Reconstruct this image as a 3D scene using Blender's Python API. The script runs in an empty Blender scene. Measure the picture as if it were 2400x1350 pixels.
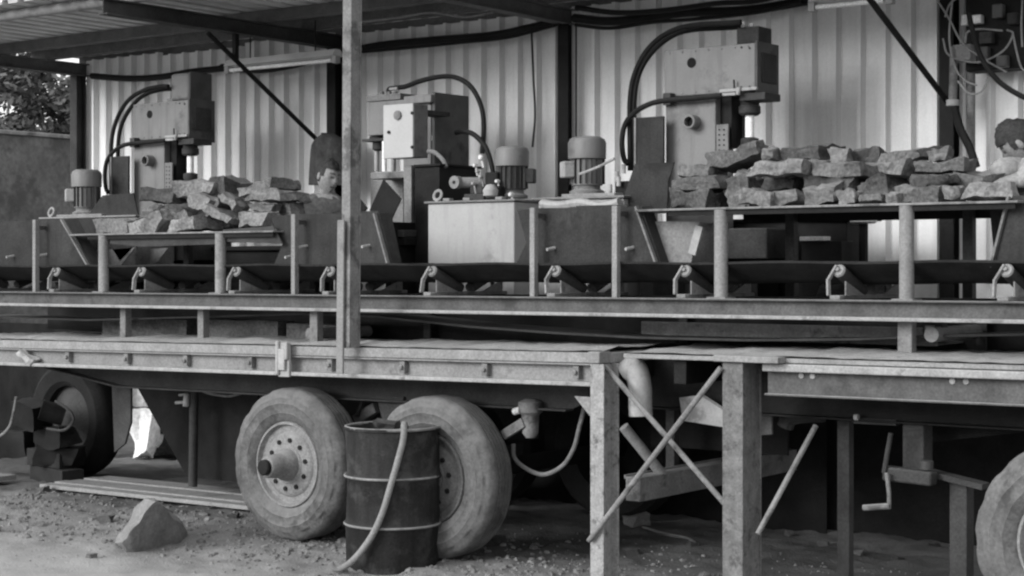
import bpy, bmesh, math, random
from mathutils import Vector, Matrix, noise

# ------------------------------------------------------------------ camera, sky, sun
SC = bpy.context.scene
COL = SC.collection
R = math.radians
F, A, CZ, HOR = 4000.0, R(37.0), 1.85, 625.0          # focal length in photo pixels, yaw, eye height, horizon row
SA, CA = math.sin(A), math.cos(A)
cam = bpy.data.cameras.new('camera')
cam.sensor_width = 36.0
cam.lens = 36.0 * F / 2400.0
cam.shift_y = -(675.0 - HOR) / 2400.0
cam.clip_start, cam.clip_end = 0.1, 600.0
cam_o = bpy.data.objects.new('camera', cam)
COL.objects.link(cam_o)
cam_o.location = (0, 0, CZ)
cam_o.rotation_euler = (R(90), 0, A)
SC.camera = cam_o

SUN_EL, SUN_TO = R(21), Vector((-0.36, -0.93, 0)).normalized()      # soft light from the front left
wd = bpy.data.worlds.new('World'); SC.world = wd; wd.use_nodes = True
nt = wd.node_tree; nt.nodes.clear()
sky = nt.nodes.new('ShaderNodeTexSky'); sky.sky_type = 'NISHITA'; sky.sun_disc = False
sky.sun_elevation = SUN_EL
sky.sun_rotation = math.atan2(SUN_TO.x, SUN_TO.y)
sky.dust_density = 6.0; sky.air_density = 1.5; sky.ozone_density = 1.0
bwn = nt.nodes.new('ShaderNodeRGBToBW')                              # a black and white photograph
bgn = nt.nodes.new('ShaderNodeBackground'); bgn.inputs['Strength'].default_value = 0.15
wo = nt.nodes.new('ShaderNodeOutputWorld')
cl = nt.nodes.new('ShaderNodeMix'); cl.data_type = 'FLOAT'; cl.inputs[0].default_value = 0.8; cl.inputs[3].default_value = 5.6   # even bright cloud cover
nt.links.new(sky.outputs[0], bwn.inputs[0]); nt.links.new(bwn.outputs[0], cl.inputs[2]); nt.links.new(cl.outputs[0], bgn.inputs[0]); nt.links.new(bgn.outputs[0], wo.inputs[0])
sl = bpy.data.lights.new('sun', 'SUN'); sl.energy = 1.5; sl.angle = R(27); sl.color = (1, 1, 1)
so = bpy.data.objects.new('sun', sl); COL.objects.link(so)
tosun = SUN_TO * math.cos(SUN_EL) + Vector((0, 0, math.sin(SUN_EL)))
so.rotation_euler = tosun.to_track_quat('Z', 'Y').to_euler()
so.location = (-8, -2, 12)
SC.view_settings.view_transform = 'Standard'; SC.view_settings.look = 'None'
SC.view_settings.exposure = 0.82; SC.view_settings.gamma = 1.0; SC.view_settings.use_curve_mapping = False
SC.render.engine = 'CYCLES'
SC.cycles.max_bounces = 6
SC.cycles.use_denoising = True
SC.cycles.filter_width = 2.3

# ------------------------------------------------------------------ helpers
def P(px, py, Y):
    """world point at depth plane Y seen at photo pixel (px, py)"""
    s = (px - 1200.0) / F
    d = Y / (CA + SA * s)
    return Vector((-SA * d + CA * s * d, Y, CZ - (py - HOR) * d / F))
def PX(px, Y): return P(px, 0, Y).x
def PZ(px, py, Y): return P(px, py, Y).z
def PG(px, py, z=0.0):
    """world point on the level plane z seen at photo pixel"""
    d = (CZ - z) * F / (py - HOR); s = (px - 1200.0) / F
    return Vector((-SA * d + CA * s * d, CA * d + SA * s * d, z))
def PXP(X, px, py):
    """world point on the plane X = const"""
    s = (px - 1200.0) / F
    d = X / (-SA + CA * s)
    return Vector((X, CA * d + SA * s * d, CZ - (py - HOR) * d / F))

MATS = {}
def M(name, g, var=0.25, scale=5.0, rough=0.85, metal=0.0, dust=0.0, dustg=0.30, bump=0.25, bscale=45.0, blot=0.0, blotg=0.08, streak=0.0, spec=0.3, fine=0.22, ov=0.06, bd=0.01):
    """grey procedural material: base tone g, cloudy variation, optional blotches of another tone, dust settled on top faces"""
    if name in MATS: return MATS[name]
    m = bpy.data.materials.new(name); m.use_nodes = True
    t = m.node_tree; N = t.nodes; L = t.links
    b = N['Principled BSDF']; b.inputs['Roughness'].default_value = rough; b.inputs['Metallic'].default_value = metal
    b.inputs['Specular IOR Level'].default_value = spec
    tc = N.new('ShaderNodeTexCoord'); oi = N.new('ShaderNodeObjectInfo')
    ad = N.new('ShaderNodeVectorMath'); ad.operation = 'ADD'
    mu = N.new('ShaderNodeMath'); mu.operation = 'MULTIPLY'; mu.inputs[1].default_value = 57.0
    L.new(oi.outputs['Random'], mu.inputs[0]); L.new(tc.outputs['Object'], ad.inputs[0]); L.new(mu.outputs[0], ad.inputs[1])
    def noise_(sc, det, vec=None, r=0.6):
        n = N.new('ShaderNodeTexNoise'); n.inputs['Scale'].default_value = sc; n.inputs['Detail'].default_value = det; n.inputs['Roughness'].default_value = r
        L.new(vec or ad.outputs[0], n.inputs['Vector']); return n.outputs[0]
    def ramp(src, a, c, lo=0.0, hi=1.0):
        r = N.new('ShaderNodeMapRange'); r.inputs[1].default_value = a; r.inputs[2].default_value = c; r.inputs[3].default_value = lo; r.inputs[4].default_value = hi
        L.new(src, r.inputs[0]); return r.outputs[0]
    def mix(fac, a, c):
        x = N.new('ShaderNodeMix'); x.data_type = 'FLOAT'
        for s_, v in ((0, fac), (2, a), (3, c)):
            if isinstance(v, float) or isinstance(v, int): x.inputs[s_].default_value = v
            else: L.new(v, x.inputs[s_])
        return x.outputs[0]
    v = ramp(noise_(scale, 6), 0.3, 0.7, g * (1 - var), g * (1 + var))
    sk = N.new('ShaderNodeMath'); sk.operation = 'MULTIPLY'; L.new(v, sk.inputs[0]); L.new(ramp(noise_(bscale * 1.6, 3), 0.3, 0.7, 1 - fine, 1 + fine), sk.inputs[1]); v = sk.outputs[0]
    so_ = N.new('ShaderNodeMath'); so_.operation = 'MULTIPLY'; L.new(v, so_.inputs[0]); L.new(ramp(oi.outputs['Random'], 0.0, 1.0, 1 - ov, 1 + ov), so_.inputs[1]); v = so_.outputs[0]
    if streak:
        mp = N.new('ShaderNodeMapping'); mp.inputs['Scale'].default_value = (1, 1, 0.08); L.new(ad.outputs[0], mp.inputs[0])
        v = mix(ramp(noise_(22, 4, mp.outputs[0]), 0.5, 0.75, 0.0, streak), v, g * 0.55)
    if blot:
        v = mix(ramp(noise_(scale * 0.7 + 1.3, 8, r=0.7), 0.6 - 0.25 * blot, 0.68 - 0.2 * blot, 0.0, 0.9), v, blotg)
    if dust:
        ge = N.new('ShaderNodeNewGeometry'); sp = N.new('ShaderNodeSeparateXYZ'); L.new(ge.outputs['Normal'], sp.inputs[0])
        up = ramp(sp.outputs[2], 0.25, 0.8)
        fa = N.new('ShaderNodeMath'); fa.operation = 'MULTIPLY'; L.new(up, fa.inputs[0])
        L.new(ramp(noise_(9, 5), 0.25, 0.6, 0.35, 1.0), fa.inputs[1])
        f2 = N.new('ShaderNodeMath'); f2.operation = 'MULTIPLY'; f2.inputs[1].default_value = dust; L.new(fa.outputs[0], f2.inputs[0])
        v = mix(f2.outputs[0], v, dustg)
    cb = N.new('ShaderNodeCombineColor'); 
    for k in range(3): L.new(v, cb.inputs[k])
    L.new(cb.outputs[0], b.inputs['Base Color'])
    if bump:
        bp = N.new('ShaderNodeBump'); bp.inputs['Strength'].default_value = bump; bp.inputs['Distance'].default_value = bd
        L.new(noise_(bscale, 6), bp.inputs['Height']); L.new(bp.outputs[0], b.inputs['Normal'])
    MATS[name] = m
    return m

STEEL = M('weathered_steel', 0.17, 0.3, 6, 0.75, dust=0.7, blot=0.25, blotg=0.0646)
STEELP = M('pale_painted_steel', 0.2, 0.18, 4, 0.65, dust=0.5, blot=0.15, blotg=0.111)
STEELD = M('dark_steel', 0.05, 0.3, 5, 0.7, dust=0.35, dustg=0.175, spec=0.12)
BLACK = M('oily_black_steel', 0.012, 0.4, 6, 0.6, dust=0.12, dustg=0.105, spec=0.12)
PLATE = M('rusty_plate', 0.038, 0.35, 3.2, 0.75, dust=0.3, dustg=0.21, blot=0.3, blotg=0.024, streak=0.5, spec=0.12)
MACH = M('machine_enamel', 0.16, 0.14, 3.0, 0.5, dust=0.4, dustg=0.36, bump=0.12, blot=0.22, blotg=0.095, streak=0.6, fine=0.05)
MACHD = M('machine_dark_enamel', 0.095, 0.3, 4, 0.55, dust=0.3, dustg=0.21, bump=0.1, spec=0.12, fine=0.05, blot=0.25, blotg=0.05)  # dark tone; on right-hand machine ends it stands in for their shade
TANK = M('tank_pale_enamel', 0.36, 0.10, 2.5, 0.5, dust=0.3, bump=0.06, streak=0.35, fine=0.05, blot=0.1, blotg=0.22)
CAB = M('cabinet_pale_enamel', 0.4, 0.06, 2.5, 0.45, bump=0.04, fine=0.05)
RUB = M('black_rubber', 0.014, 0.3, 8, 0.55, dust=0.25, dustg=0.084, spec=0.12)
BELT = M('belt_rubber', 0.02, 0.35, 7, 0.75, dust=0.5, dustg=0.112, spec=0.12)
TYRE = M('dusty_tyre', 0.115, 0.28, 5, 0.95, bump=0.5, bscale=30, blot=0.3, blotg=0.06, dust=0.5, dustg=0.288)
TYRED = M('clean_black_tyre', 0.016, 0.3, 5, 0.95, bump=0.4, bscale=30)  # second tyre tone, darkened in colour for the shade under the deck
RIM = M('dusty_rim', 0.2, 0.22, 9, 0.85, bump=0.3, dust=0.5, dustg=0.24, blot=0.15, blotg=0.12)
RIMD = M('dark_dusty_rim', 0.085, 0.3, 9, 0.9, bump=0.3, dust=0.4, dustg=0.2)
WHITE = M('chromed_ram', 0.9, 0.02, 4, 0.25, bump=0.0, spec=0.6)
PALE = M('pale_paint', 0.32, 0.2, 8, 0.7, bump=0.15, blot=0.15, blotg=0.175, fine=0.1)
PEEL = M('peeling_paint', 0.145, 0.25, 14, 0.85, bump=0.5, blot=0.22, blotg=0.0582, streak=0.6)
PEELP = M('peeling_pale_paint', 0.28, 0.2, 12, 0.85, bump=0.5, blot=0.25, blotg=0.0783, streak=0.5)
DUST = M('stone_dust', 0.29, 0.16, 7, 1.0, bump=0.9, bscale=60, blot=0.12, blotg=0.182)
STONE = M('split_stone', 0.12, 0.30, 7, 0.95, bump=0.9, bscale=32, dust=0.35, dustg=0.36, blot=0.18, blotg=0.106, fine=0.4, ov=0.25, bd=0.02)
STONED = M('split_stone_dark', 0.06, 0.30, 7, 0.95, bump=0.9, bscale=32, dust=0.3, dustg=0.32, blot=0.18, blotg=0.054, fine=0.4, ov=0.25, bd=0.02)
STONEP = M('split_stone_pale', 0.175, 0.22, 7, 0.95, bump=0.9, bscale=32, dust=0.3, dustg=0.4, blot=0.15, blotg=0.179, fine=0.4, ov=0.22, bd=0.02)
WOOD = M('grey_board', 0.25, 0.18, 6, 0.9, bump=0.5, streak=0.2)
WOODD = M('old_timber', 0.022, 0.3, 6, 0.95, bump=0.6)
WALLM = M('galvanised_sheet', 0.74, 0.10, 1.6, 0.5, metal=0.0, bump=0.03, streak=0.25, blot=0, blotg=0.5, fine=0.05, ov=0.08)
ROOFM = M('roof_sheet_underside', 0.5, 0.2, 2.5, 0.8, bump=0.1, streak=0.2, fine=0.05)
DRUM = M('rusty_drum', 0.022, 0.35, 5, 0.7, dust=0.2, dustg=0.21, blot=0.35, blotg=0.048, streak=0.7, bump=0.35, spec=0.12)
HOSE = M('pale_hose', 0.21, 0.12, 8, 0.7, bump=0.15)
SKIN = M('skin', 0.23, 0.12, 20, 0.6, bump=0.1)
SKIND = M('skin_dark_features', 0.08, 0.1, 20, 0.6, bump=0)
HAIR = M('brown_hair', 0.03, 0.5, 60, 0.6, bump=0.8, bscale=120)
SHIRT = M('work_shirt', 0.085, 0.25, 10, 0.95, bump=0.5, bscale=25)
SHIRTP = M('pale_shirt', 0.28, 0.22, 9, 0.95, bump=0.5, bscale=25)
TROUS = M('dark_trousers', 0.03, 0.3, 9, 0.95, bump=0.4, bscale=25)
CLOTH = M('grey_cloth', 0.045, 0.35, 14, 0.95, bump=0.6, bscale=22)
SACK = M('white_sack', 0.85, 0.12, 6, 0.9, bump=0.5, bscale=15)
LEAF = M('leaf', 0.085, 0.5, 1.5, 0.6, bump=0)
BARK = M('bark', 0.10, 0.3, 8, 0.95, bump=0.9)
MASON = M('mottled_masonry', 0.105, 0.35, 2.2, 0.95, bump=0.8, bscale=12, blot=0.4, blotg=0.06)
GRAVEL = M('gravel', 0.2, 0.35, 9, 0.95, bump=0.6)
GAUGE = M('white_enamel', 0.6, 0.05, 5, 0.35, bump=0)

RAILM = M('channel_steel', 0.085, 0.3, 6, 0.75, dust=0.9, dustg=0.36, blot=0.2, blotg=0.05, spec=0.2)
LIP = M('dusty_lip', 0.27, 0.2, 8, 0.9, bump=0.4, blot=0.15, blotg=0.15, dust=0.5, dustg=0.36)
def link(o, parent=None):
    COL.objects.link(o)
    if parent: o.parent = parent
    return o
def tag(o, label, cat, group=None, kind=None):
    o['label'] = label; o['category'] = cat
    if group: o['group'] = group
    if kind: o['kind'] = kind
    return o
def thing(name, label, cat, loc, group=None):
    o = bpy.data.objects.new(name, None); o.empty_display_size = 0.2
    link(o); o.location = loc
    return tag(o, label, cat, group)
def root_loc(o):
    while o.parent: o = o.parent
    return Vector(o.location)

class MB:
    def __init__(s): s.v = []; s.f = []
    def add(s, vs, fs):
        k = len(s.v); s.v += [Vector(v) for v in vs]; s.f += [tuple(i + k for i in f) for f in fs]; return s
    def box(s, x0, x1, y0, y1, z0, z1):
        vs = [(x, y, z) for x in (x0, x1) for y in (y0, y1) for z in (z0, z1)]
        return s.add(vs, [(0, 1, 3, 2), (4, 6, 7, 5), (0, 4, 5, 1), (2, 3, 7, 6), (0, 2, 6, 4), (1, 5, 7, 3)])
    def obox(s, c, ax, ay, az):
        c, ax, ay, az = map(Vector, (c, ax, ay, az))
        vs = [c + ax * i + ay * j + az * k for i in (-1, 1) for j in (-1, 1) for k in (-1, 1)]
        return s.add(vs, [(0, 1, 3, 2), (4, 6, 7, 5), (0, 4, 5, 1), (2, 3, 7, 6), (0, 2, 6, 4), (1, 5, 7, 3)])
    def bar(s, p0, p1, w, t, up=(0, 0, 1)):
        p0, p1 = Vector(p0), Vector(p1); a = (p1 - p0); n = a.normalized()
        u = Vector(up); sd = n.cross(u)
        if sd.length < 1e-4: sd = n.cross(Vector((0, 1, 0)))
        sd.normalize(); u2 = sd.cross(n)
        return s.obox((p0 + p1) / 2, a / 2, sd * w / 2, u2 * t / 2)
    def prism(s, pts, vec):
        pts = [Vector(p) for p in pts]; vec = Vector(vec); n = len(pts)
        return s.add(pts + [p + vec for p in pts], [tuple(range(n)), tuple(range(2 * n - 1, n - 1, -1))] + [(i, (i + 1) % n, (i + 1) % n + n, i + n) for i in range(n)])
    def cyl(s, p0, p1, r0, r1=None, n=16, caps=True):
        r1 = r0 if r1 is None else r1
        p0, p1 = Vector(p0), Vector(p1); ax = (p1 - p0).normalized()
        a = ax.cross(Vector((0, 0, 1)) if abs(ax.z) < 0.9 else Vector((1, 0, 0))).normalized(); b = ax.cross(a)
        vs = []
        for p, r in ((p0, r0), (p1, r1)):
            vs += [p + (a * math.cos(2 * math.pi * i / n) + b * math.sin(2 * math.pi * i / n)) * r for i in range(n)]
        fs = [(i, (i + 1) % n, (i + 1) % n + n, i + n) for i in range(n)]
        if caps: fs += [tuple(range(n)), tuple(range(2 * n - 1, n - 1, -1))]
        return s.add(vs, fs)
    def tube(s, pts, r, n=8, sub=6, caps=True):
        pts = [Vector(p) for p in pts]
        if sub > 1 and len(pts) > 2:
            q = [pts[0] * 2 - pts[1]] + pts + [pts[-1] * 2 - pts[-2]]; out = []
            for i in range(1, len(q) - 2):
                for k in range(sub):
                    t = k / sub; a, b, c, d = q[i - 1], q[i], q[i + 1], q[i + 2]
                    out.append(0.5 * ((2 * b) + (c - a) * t + (2 * a - 5 * b + 4 * c - d) * t * t + (3 * b - a - 3 * c + d) * t ** 3))
            pts = out + [pts[-1]]
        m = len(pts); vs = []; ref = None
        for i, p in enumerate(pts):
            tg = (pts[min(i + 1, m - 1)] - pts[max(i - 1, 0)]).normalized()
            if ref is None: ref = tg.cross(Vector((0, 0, 1)) if abs(tg.z) < 0.9 else Vector((1, 0, 0))).normalized()
            ref = (ref - tg * ref.dot(tg)).normalized(); b = tg.cross(ref)
            vs += [p + (ref * math.cos(2 * math.pi * j / n) + b * math.sin(2 * math.pi * j / n)) * r for j in range(n)]
        fs = [(i * n + j, i * n + (j + 1) % n, (i + 1) * n + (j + 1) % n, (i + 1) * n + j) for i in range(m - 1) for j in range(n)]
        if caps: fs += [tuple(range(n)), tuple(range(m * n - 1, (m - 1) * n - 1, -1))]
        return s.add(vs, fs)
    def lathe(s, prof, c, axis='Z', n=32, close=False):
        """prof: (radius, offset along the axis)"""
        c = Vector(c); vs = []
        for r, o in prof:
            for i in range(n):
                a = 2 * math.pi * i / n; p, q = r * math.cos(a), r * math.sin(a)
                vs.append(c + (Vector((p, q, o)) if axis == 'Z' else Vector((p, o, q)) if axis == 'Y' else Vector((o, p, q))))
        m = len(prof)
        fs = [(i * n + j, i * n + (j + 1) % n, (i + 1) * n + (j + 1) % n, (i + 1) * n + j) for i in range(m - 1) for j in range(n)]
        if close: fs += [((m - 1) * n + j, (m - 1) * n + (j + 1) % n, (j + 1) % n, j) for j in range(n)]
        else:
            if prof[0][0] > 1e-6: fs.append(tuple(range(n)))
            if prof[-1][0] > 1e-6: fs.append(tuple(range(m * n - 1, (m - 1) * n - 1, -1)))
        return s.add(vs, fs)
    def build(s, name, mat, parent=None, bevel=0.0, smooth=False, ang=35):
        off = root_loc(parent) if parent else Vector((0, 0, 0))
        me = bpy.data.meshes.new(name)
        me.from_pydata([v - off for v in s.v], [], s.f)
        bm = bmesh.new(); bm.from_mesh(me)
        bmesh.ops.remove_doubles(bm, verts=bm.verts, dist=1e-6)
        bmesh.ops.recalc_face_normals(bm, faces=bm.faces); bm.to_mesh(me); bm.free()
        me.materials.append(mat)
        if smooth or bevel:
            me.polygons.foreach_set('use_smooth', [True] * len(me.polygons)); me.set_sharp_from_angle(angle=R(ang))
        o = bpy.data.objects.new(name, me); link(o, parent)
        if bevel:
            b = o.modifiers.new('bevel', 'BEVEL'); b.width = bevel; b.segments = 2; b.limit_method = 'ANGLE'; b.angle_limit = R(40); b.harden_normals = False
        return o
def solo(mb, name, mat, label, cat, group=None, **k):
    """a thing that is one mesh, its origin at its base"""
    lo = Vector((min(v.x for v in mb.v), min(v.y for v in mb.v), min(v.z for v in mb.v))); hi = Vector((max(v.x for v in mb.v), max(v.y for v in mb.v), lo.z))
    c = (lo + hi) / 2; c.z = lo.z
    for v in mb.v: v -= c
    o = mb.build(name, mat, None, **k); o.location = c
    return tag(o, label, cat, group)
def copy_tree(o, parent=None):
    c = o.copy(); COL.objects.link(c); c.parent = parent
    for ch in o.children: copy_tree(ch, c)
    return c
def hsec(mb, x, y, w, d, z0, z1, t=0.012):
    """upright H section: flanges facing -Y and +Y, web along Y"""
    mb.box(x - w / 2, x + w / 2, y, y + t, z0, z1); mb.box(x - w / 2, x + w / 2, y + d - t, y + d, z0, z1)
    return mb.box(x - t / 2, x + t / 2, y + t, y + d - t, z0, z1)
def ibeam(mb, p0, p1, w, h, t=0.01):
    p0, p1 = Vector(p0), Vector(p1)
    up = Vector((0, 0, h / 2 - t / 2))
    mb.bar(p0 + up, p1 + up, w, t); mb.bar(p0 - up, p1 - up, w, t)
    return mb.bar(p0, p1, t, h - 2 * t - 0.001)
# ------------------------------------------------------------------ the ground
def ground_z(x, y):
    base = 0.035 - 0.08 * min(1.0, max(0.0, (8.4 - y) / 1.5))
    near = 1.0 if -25 < x < 5 and 2 < y < 20 else 0.3
    n = noise.noise((x * 0.9, y * 0.9, 3.1)) * 0.025 + (noise.noise((x * 4.5, y * 4.5, 7.7)) * 0.022 + noise.noise((x * 9.5, y * 9.5, 1.7)) * 0.016 + noise.noise((x * 17, y * 17, 4.7)) * 0.009) * (0.35 + 0.65 * min(1.0, max(0.0, (y - 6.7) / 0.9)))
    if y > 11: base += (y - 11) * 0.008
    return base + n * near
def steps(lo, hi, far_lo, far_hi, st):
    a = []; x = lo; g = st
    while x > far_lo: a.append(x); g *= 1.25; x -= g
    a.append(far_lo); a.reverse()
    x = lo + st
    while x < hi: a.append(x); x += st
    g = st
    while x < far_hi: a.append(x); g *= 1.25; x += g
    a.append(far_hi); return a
gx, gy = steps(-14.5, -2.4, -300, 200, 0.036), steps(5.6, 12.5, -200, 320, 0.036)
vs = [(x, y, ground_z(x, y)) for x in gx for y in gy]
ny = len(gy)
fs = [(i * ny + j, (i + 1) * ny + j, (i + 1) * ny + j + 1, i * ny + j + 1) for i in range(len(gx) - 1) for j in range(ny - 1)]
me = bpy.data.meshes.new('ground'); me.from_pydata(vs, [], fs); me.polygons.foreach_set('use_smooth', [True] * len(me.polygons))
gm = M('trodden_dirt', 0.19, 0.22, 3.0, 1.0, bump=1.0, bscale=55, blot=0.28, blotg=0.17)
# pale stone dust in the open yard, a darker tone below the trailers: mixed by place with a ragged border
t = gm.node_tree; b = t.nodes['Principled BSDF']; src = b.inputs['Base Color'].links[0].from_socket
tc = t.nodes.new('ShaderNodeTexCoord'); sp = t.nodes.new('ShaderNodeSeparateXYZ'); t.links.new(tc.outputs['Object'], sp.inputs[0])
nz = t.nodes.new('ShaderNodeTexNoise'); nz.inputs['Scale'].default_value = 1.6; nz.inputs['Detail'].default_value = 8; t.links.new(tc.outputs['Object'], nz.inputs['Vector'])
mu = t.nodes.new('ShaderNodeMath'); mu.operation = 'MULTIPLY_ADD'; mu.inputs[1].default_value = 1.8; t.links.new(nz.outputs[0], mu.inputs[0]); t.links.new(sp.outputs[1], mu.inputs[2])
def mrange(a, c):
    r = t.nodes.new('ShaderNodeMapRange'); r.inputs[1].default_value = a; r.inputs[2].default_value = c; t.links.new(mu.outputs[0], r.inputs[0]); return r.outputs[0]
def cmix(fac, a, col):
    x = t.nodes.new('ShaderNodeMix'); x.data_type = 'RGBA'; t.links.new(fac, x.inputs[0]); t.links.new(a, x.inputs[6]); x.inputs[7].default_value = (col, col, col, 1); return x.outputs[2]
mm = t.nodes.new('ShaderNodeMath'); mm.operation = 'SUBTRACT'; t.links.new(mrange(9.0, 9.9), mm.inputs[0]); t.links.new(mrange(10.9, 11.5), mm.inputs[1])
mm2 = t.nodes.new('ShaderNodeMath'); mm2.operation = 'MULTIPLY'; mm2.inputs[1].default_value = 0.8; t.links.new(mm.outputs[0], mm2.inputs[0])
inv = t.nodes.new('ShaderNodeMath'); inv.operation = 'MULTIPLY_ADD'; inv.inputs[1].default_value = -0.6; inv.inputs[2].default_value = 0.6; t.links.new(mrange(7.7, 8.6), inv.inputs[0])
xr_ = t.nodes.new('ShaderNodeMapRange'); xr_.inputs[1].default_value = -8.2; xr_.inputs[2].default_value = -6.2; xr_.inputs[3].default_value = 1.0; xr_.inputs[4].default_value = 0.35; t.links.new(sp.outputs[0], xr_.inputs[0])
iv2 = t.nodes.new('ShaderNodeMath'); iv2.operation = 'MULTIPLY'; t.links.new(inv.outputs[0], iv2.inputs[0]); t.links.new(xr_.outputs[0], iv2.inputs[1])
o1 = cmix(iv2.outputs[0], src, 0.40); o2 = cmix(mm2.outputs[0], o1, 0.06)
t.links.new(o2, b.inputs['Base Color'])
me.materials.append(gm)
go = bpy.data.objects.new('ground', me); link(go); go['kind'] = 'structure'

# ------------------------------------------------------------------ rocks
def rock_mesh(w, d, h, seed, rough=0.06, taper=0.16, cuts=3):
    rnd = random.Random(seed); bm = bmesh.new(); bmesh.ops.create_cube(bm, size=1.0)
    for v in bm.verts:
        for k in range(3): v.co[k] *= 1 - rnd.random() * taper * 2
        v.co += Vector((rnd.uniform(-1, 1), rnd.uniform(-1, 1), rnd.uniform(-1, 1))) * taper * 0.4
    bmesh.ops.subdivide_edges(bm, edges=bm.edges, cuts=cuts, use_grid_fill=True)
    off = Vector((rnd.random() * 50, rnd.random() * 50, rnd.random() * 50))
    for v in bm.verts:
        c = Vector((v.co.x * w, v.co.y * d, v.co.z * h)); s = min(w, d, h)
        n = noise.noise_vector(c * (1.6 / max(s, 0.05)) * 0.5 + off)
        k = noise.noise(c * 26 + off)
        v.co = c + n * s * rough * 1.6 + v.co.normalized() * k * s * rough * 0.9
    zl = min(v.co.z for v in bm.verts)
    for v in bm.verts: v.co.z -= zl
    me = bpy.data.meshes.new('stone'); bm.to_mesh(me); bm.free()
    me.polygons.foreach_set('use_smooth', [True] * len(me.polygons)); me.set_sharp_from_angle(angle=R(24))
    return me
def rock(name, w, d, h, loc, rot, seed, mat, label, cat, group=None, rough=0.06, taper=0.16, cuts=3):
    me = rock_mesh(w, d, h, seed, rough, taper, cuts); me.materials.append(mat)
    o = bpy.data.objects.new(name, me); link(o); o.location = loc; o.rotation_euler = rot
    return tag(o, label, cat, group)

# ------------------------------------------------------------------ shed: posts, rafters, purlins, roof and wall sheets
YW = 10.9
shed = thing('shed', 'open-fronted steel shed with corrugated back wall and flat sheet roof', 'shed', (-8, YW, 1.2))
WALL_Z0, WALL_Z1 = 1.28, 3.86
RIB = 0.185
def sheet_profile(n, pitch, flat, rise):
    """ribbed sheet section: (along, out)"""
    out = []
    for i in range(n):
        b = i * pitch
        out += [(b, 0), (b + flat, 0), (b + flat + 0.010, rise), (b + pitch - 0.012, rise)]
    out.append((n * pitch, 0)); return out
def ribbed(name, x0, n, pitch, flat, rise, fn, parent, mat, th=0.004):
    pr = sheet_profile(n, pitch, flat, rise); mb = MB()
    A0 = [fn(a, o, 0) for a, o in pr]; A1 = [fn(a, o, 1) for a, o in pr]
    B0 = [fn(a, o - th, 0) for a, o in pr]; B1 = [fn(a, o - th, 1) for a, o in pr]
    m = len(pr); vs = A0 + A1 + B0 + B1
    fs = []
    for i in range(m - 1):
        fs += [(i, i + 1, m + i + 1, m + i), (2 * m + i, 3 * m + i, 3 * m + i + 1, 2 * m + i + 1), (i, 2 * m + i, 2 * m + i + 1, i + 1), (m + i, m + i + 1, 3 * m + i + 1, 3 * m + i)]
    fs += [(0, m, 3 * m, 2 * m), (m - 1, 3 * m - 1, 4 * m - 1, 2 * m - 1)]
    mb.add(vs, fs)
    return mb.build(name, mat, parent)
x = -13.46; k = 0
while x < -2.0:
    lap = 0.004 * (k % 2); tz = random.Random(k).uniform(-0.02, 0.02)
    wm = WALLM
    ribbed('wall_sheet', x, 6, RIB, RIB - 0.050, 0.055, lambda a, o, e, x=x, lap=lap, tz=tz: (x + a, YW - lap - o, WALL_Z0 if e == 0 else WALL_Z1 + tz), shed, wm)
    x += 6 * RIB - 0.002; k += 1
# roof sheets, ribs running front to back
x = -13.75; k = 0
while x < -1.2:
    lap = 0.004 * (k % 2)
    ribbed('roof_sheet', x, 5, 0.2, 0.11, 0.036, lambda a, o, e, x=x, lap=lap: (x + a, 8.42 if e == 0 else 11.3, (3.945 if e == 0 else 3.935) + lap + o), shed, ROOFM)
    x += 1.0 - 0.002; k += 1
PURL = M('rusty_purlin', 0.10, 0.3, 6, 0.8, dust=0.0)
for y in (9.88, 10.42, 11.0):
    m = MB(); m.box(-13.7, -1.3, y, y + 0.05, 3.845, 3.935); m.box(-13.7, -1.3, y + 0.051, y + 0.095, 3.846, 3.853)
    m.build('purlin', PURL, shed, bevel=0.003)
m = MB(); m.cyl((-13.8, 8.62, 3.89), (-1.2, 8.62, 3.895), 0.04, n=20); m.build('eave_pipe', STEELP, shed, smooth=True)
XP = [PX(187, YW - 0.08), PX(790, YW - 0.08), PX(1333, YW - 0.08), PX(2229, YW - 0.08)]
for i, xp in enumerate(XP):
    m = MB(); hsec(m, xp, YW - 0.16, 0.10, 0.12, 1.25, 3.72); m.build('post', BLACK if i else STEELD, shed, bevel=0.003)
    m = MB(); ibeam(m, (xp, 8.28 if i else 8.6, 3.78), (xp, 11.2, 3.78), 0.10, 0.12); m.build('rafter', PURL if i != 1 else STEELD, shed, bevel=0.002)
for i, (a, bb) in enumerate((((488, 78), (788, 372)), ((2040, 0), (2229, 250)))):
    xp = XP[1] if i == 0 else XP[3]
    p0, p1 = PXP(xp, *a), PXP(xp, *bb)
    if i: p0 = p0 + (p0 - p1) * 0.16
    m = MB(); m.cyl(p0, p1, 0.020, n=10); m.build('knee_brace', BLACK, shed, smooth=True)
# short hanger below rafter 2
m = MB(); q = PXP(XP[1], 552, 95); m.box(q.x - 0.02, q.x + 0.02, q.y - 0.02, q.y + 0.02, q.z - 0.16, 3.72); m.build('hanger', BLACK, shed)
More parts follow.
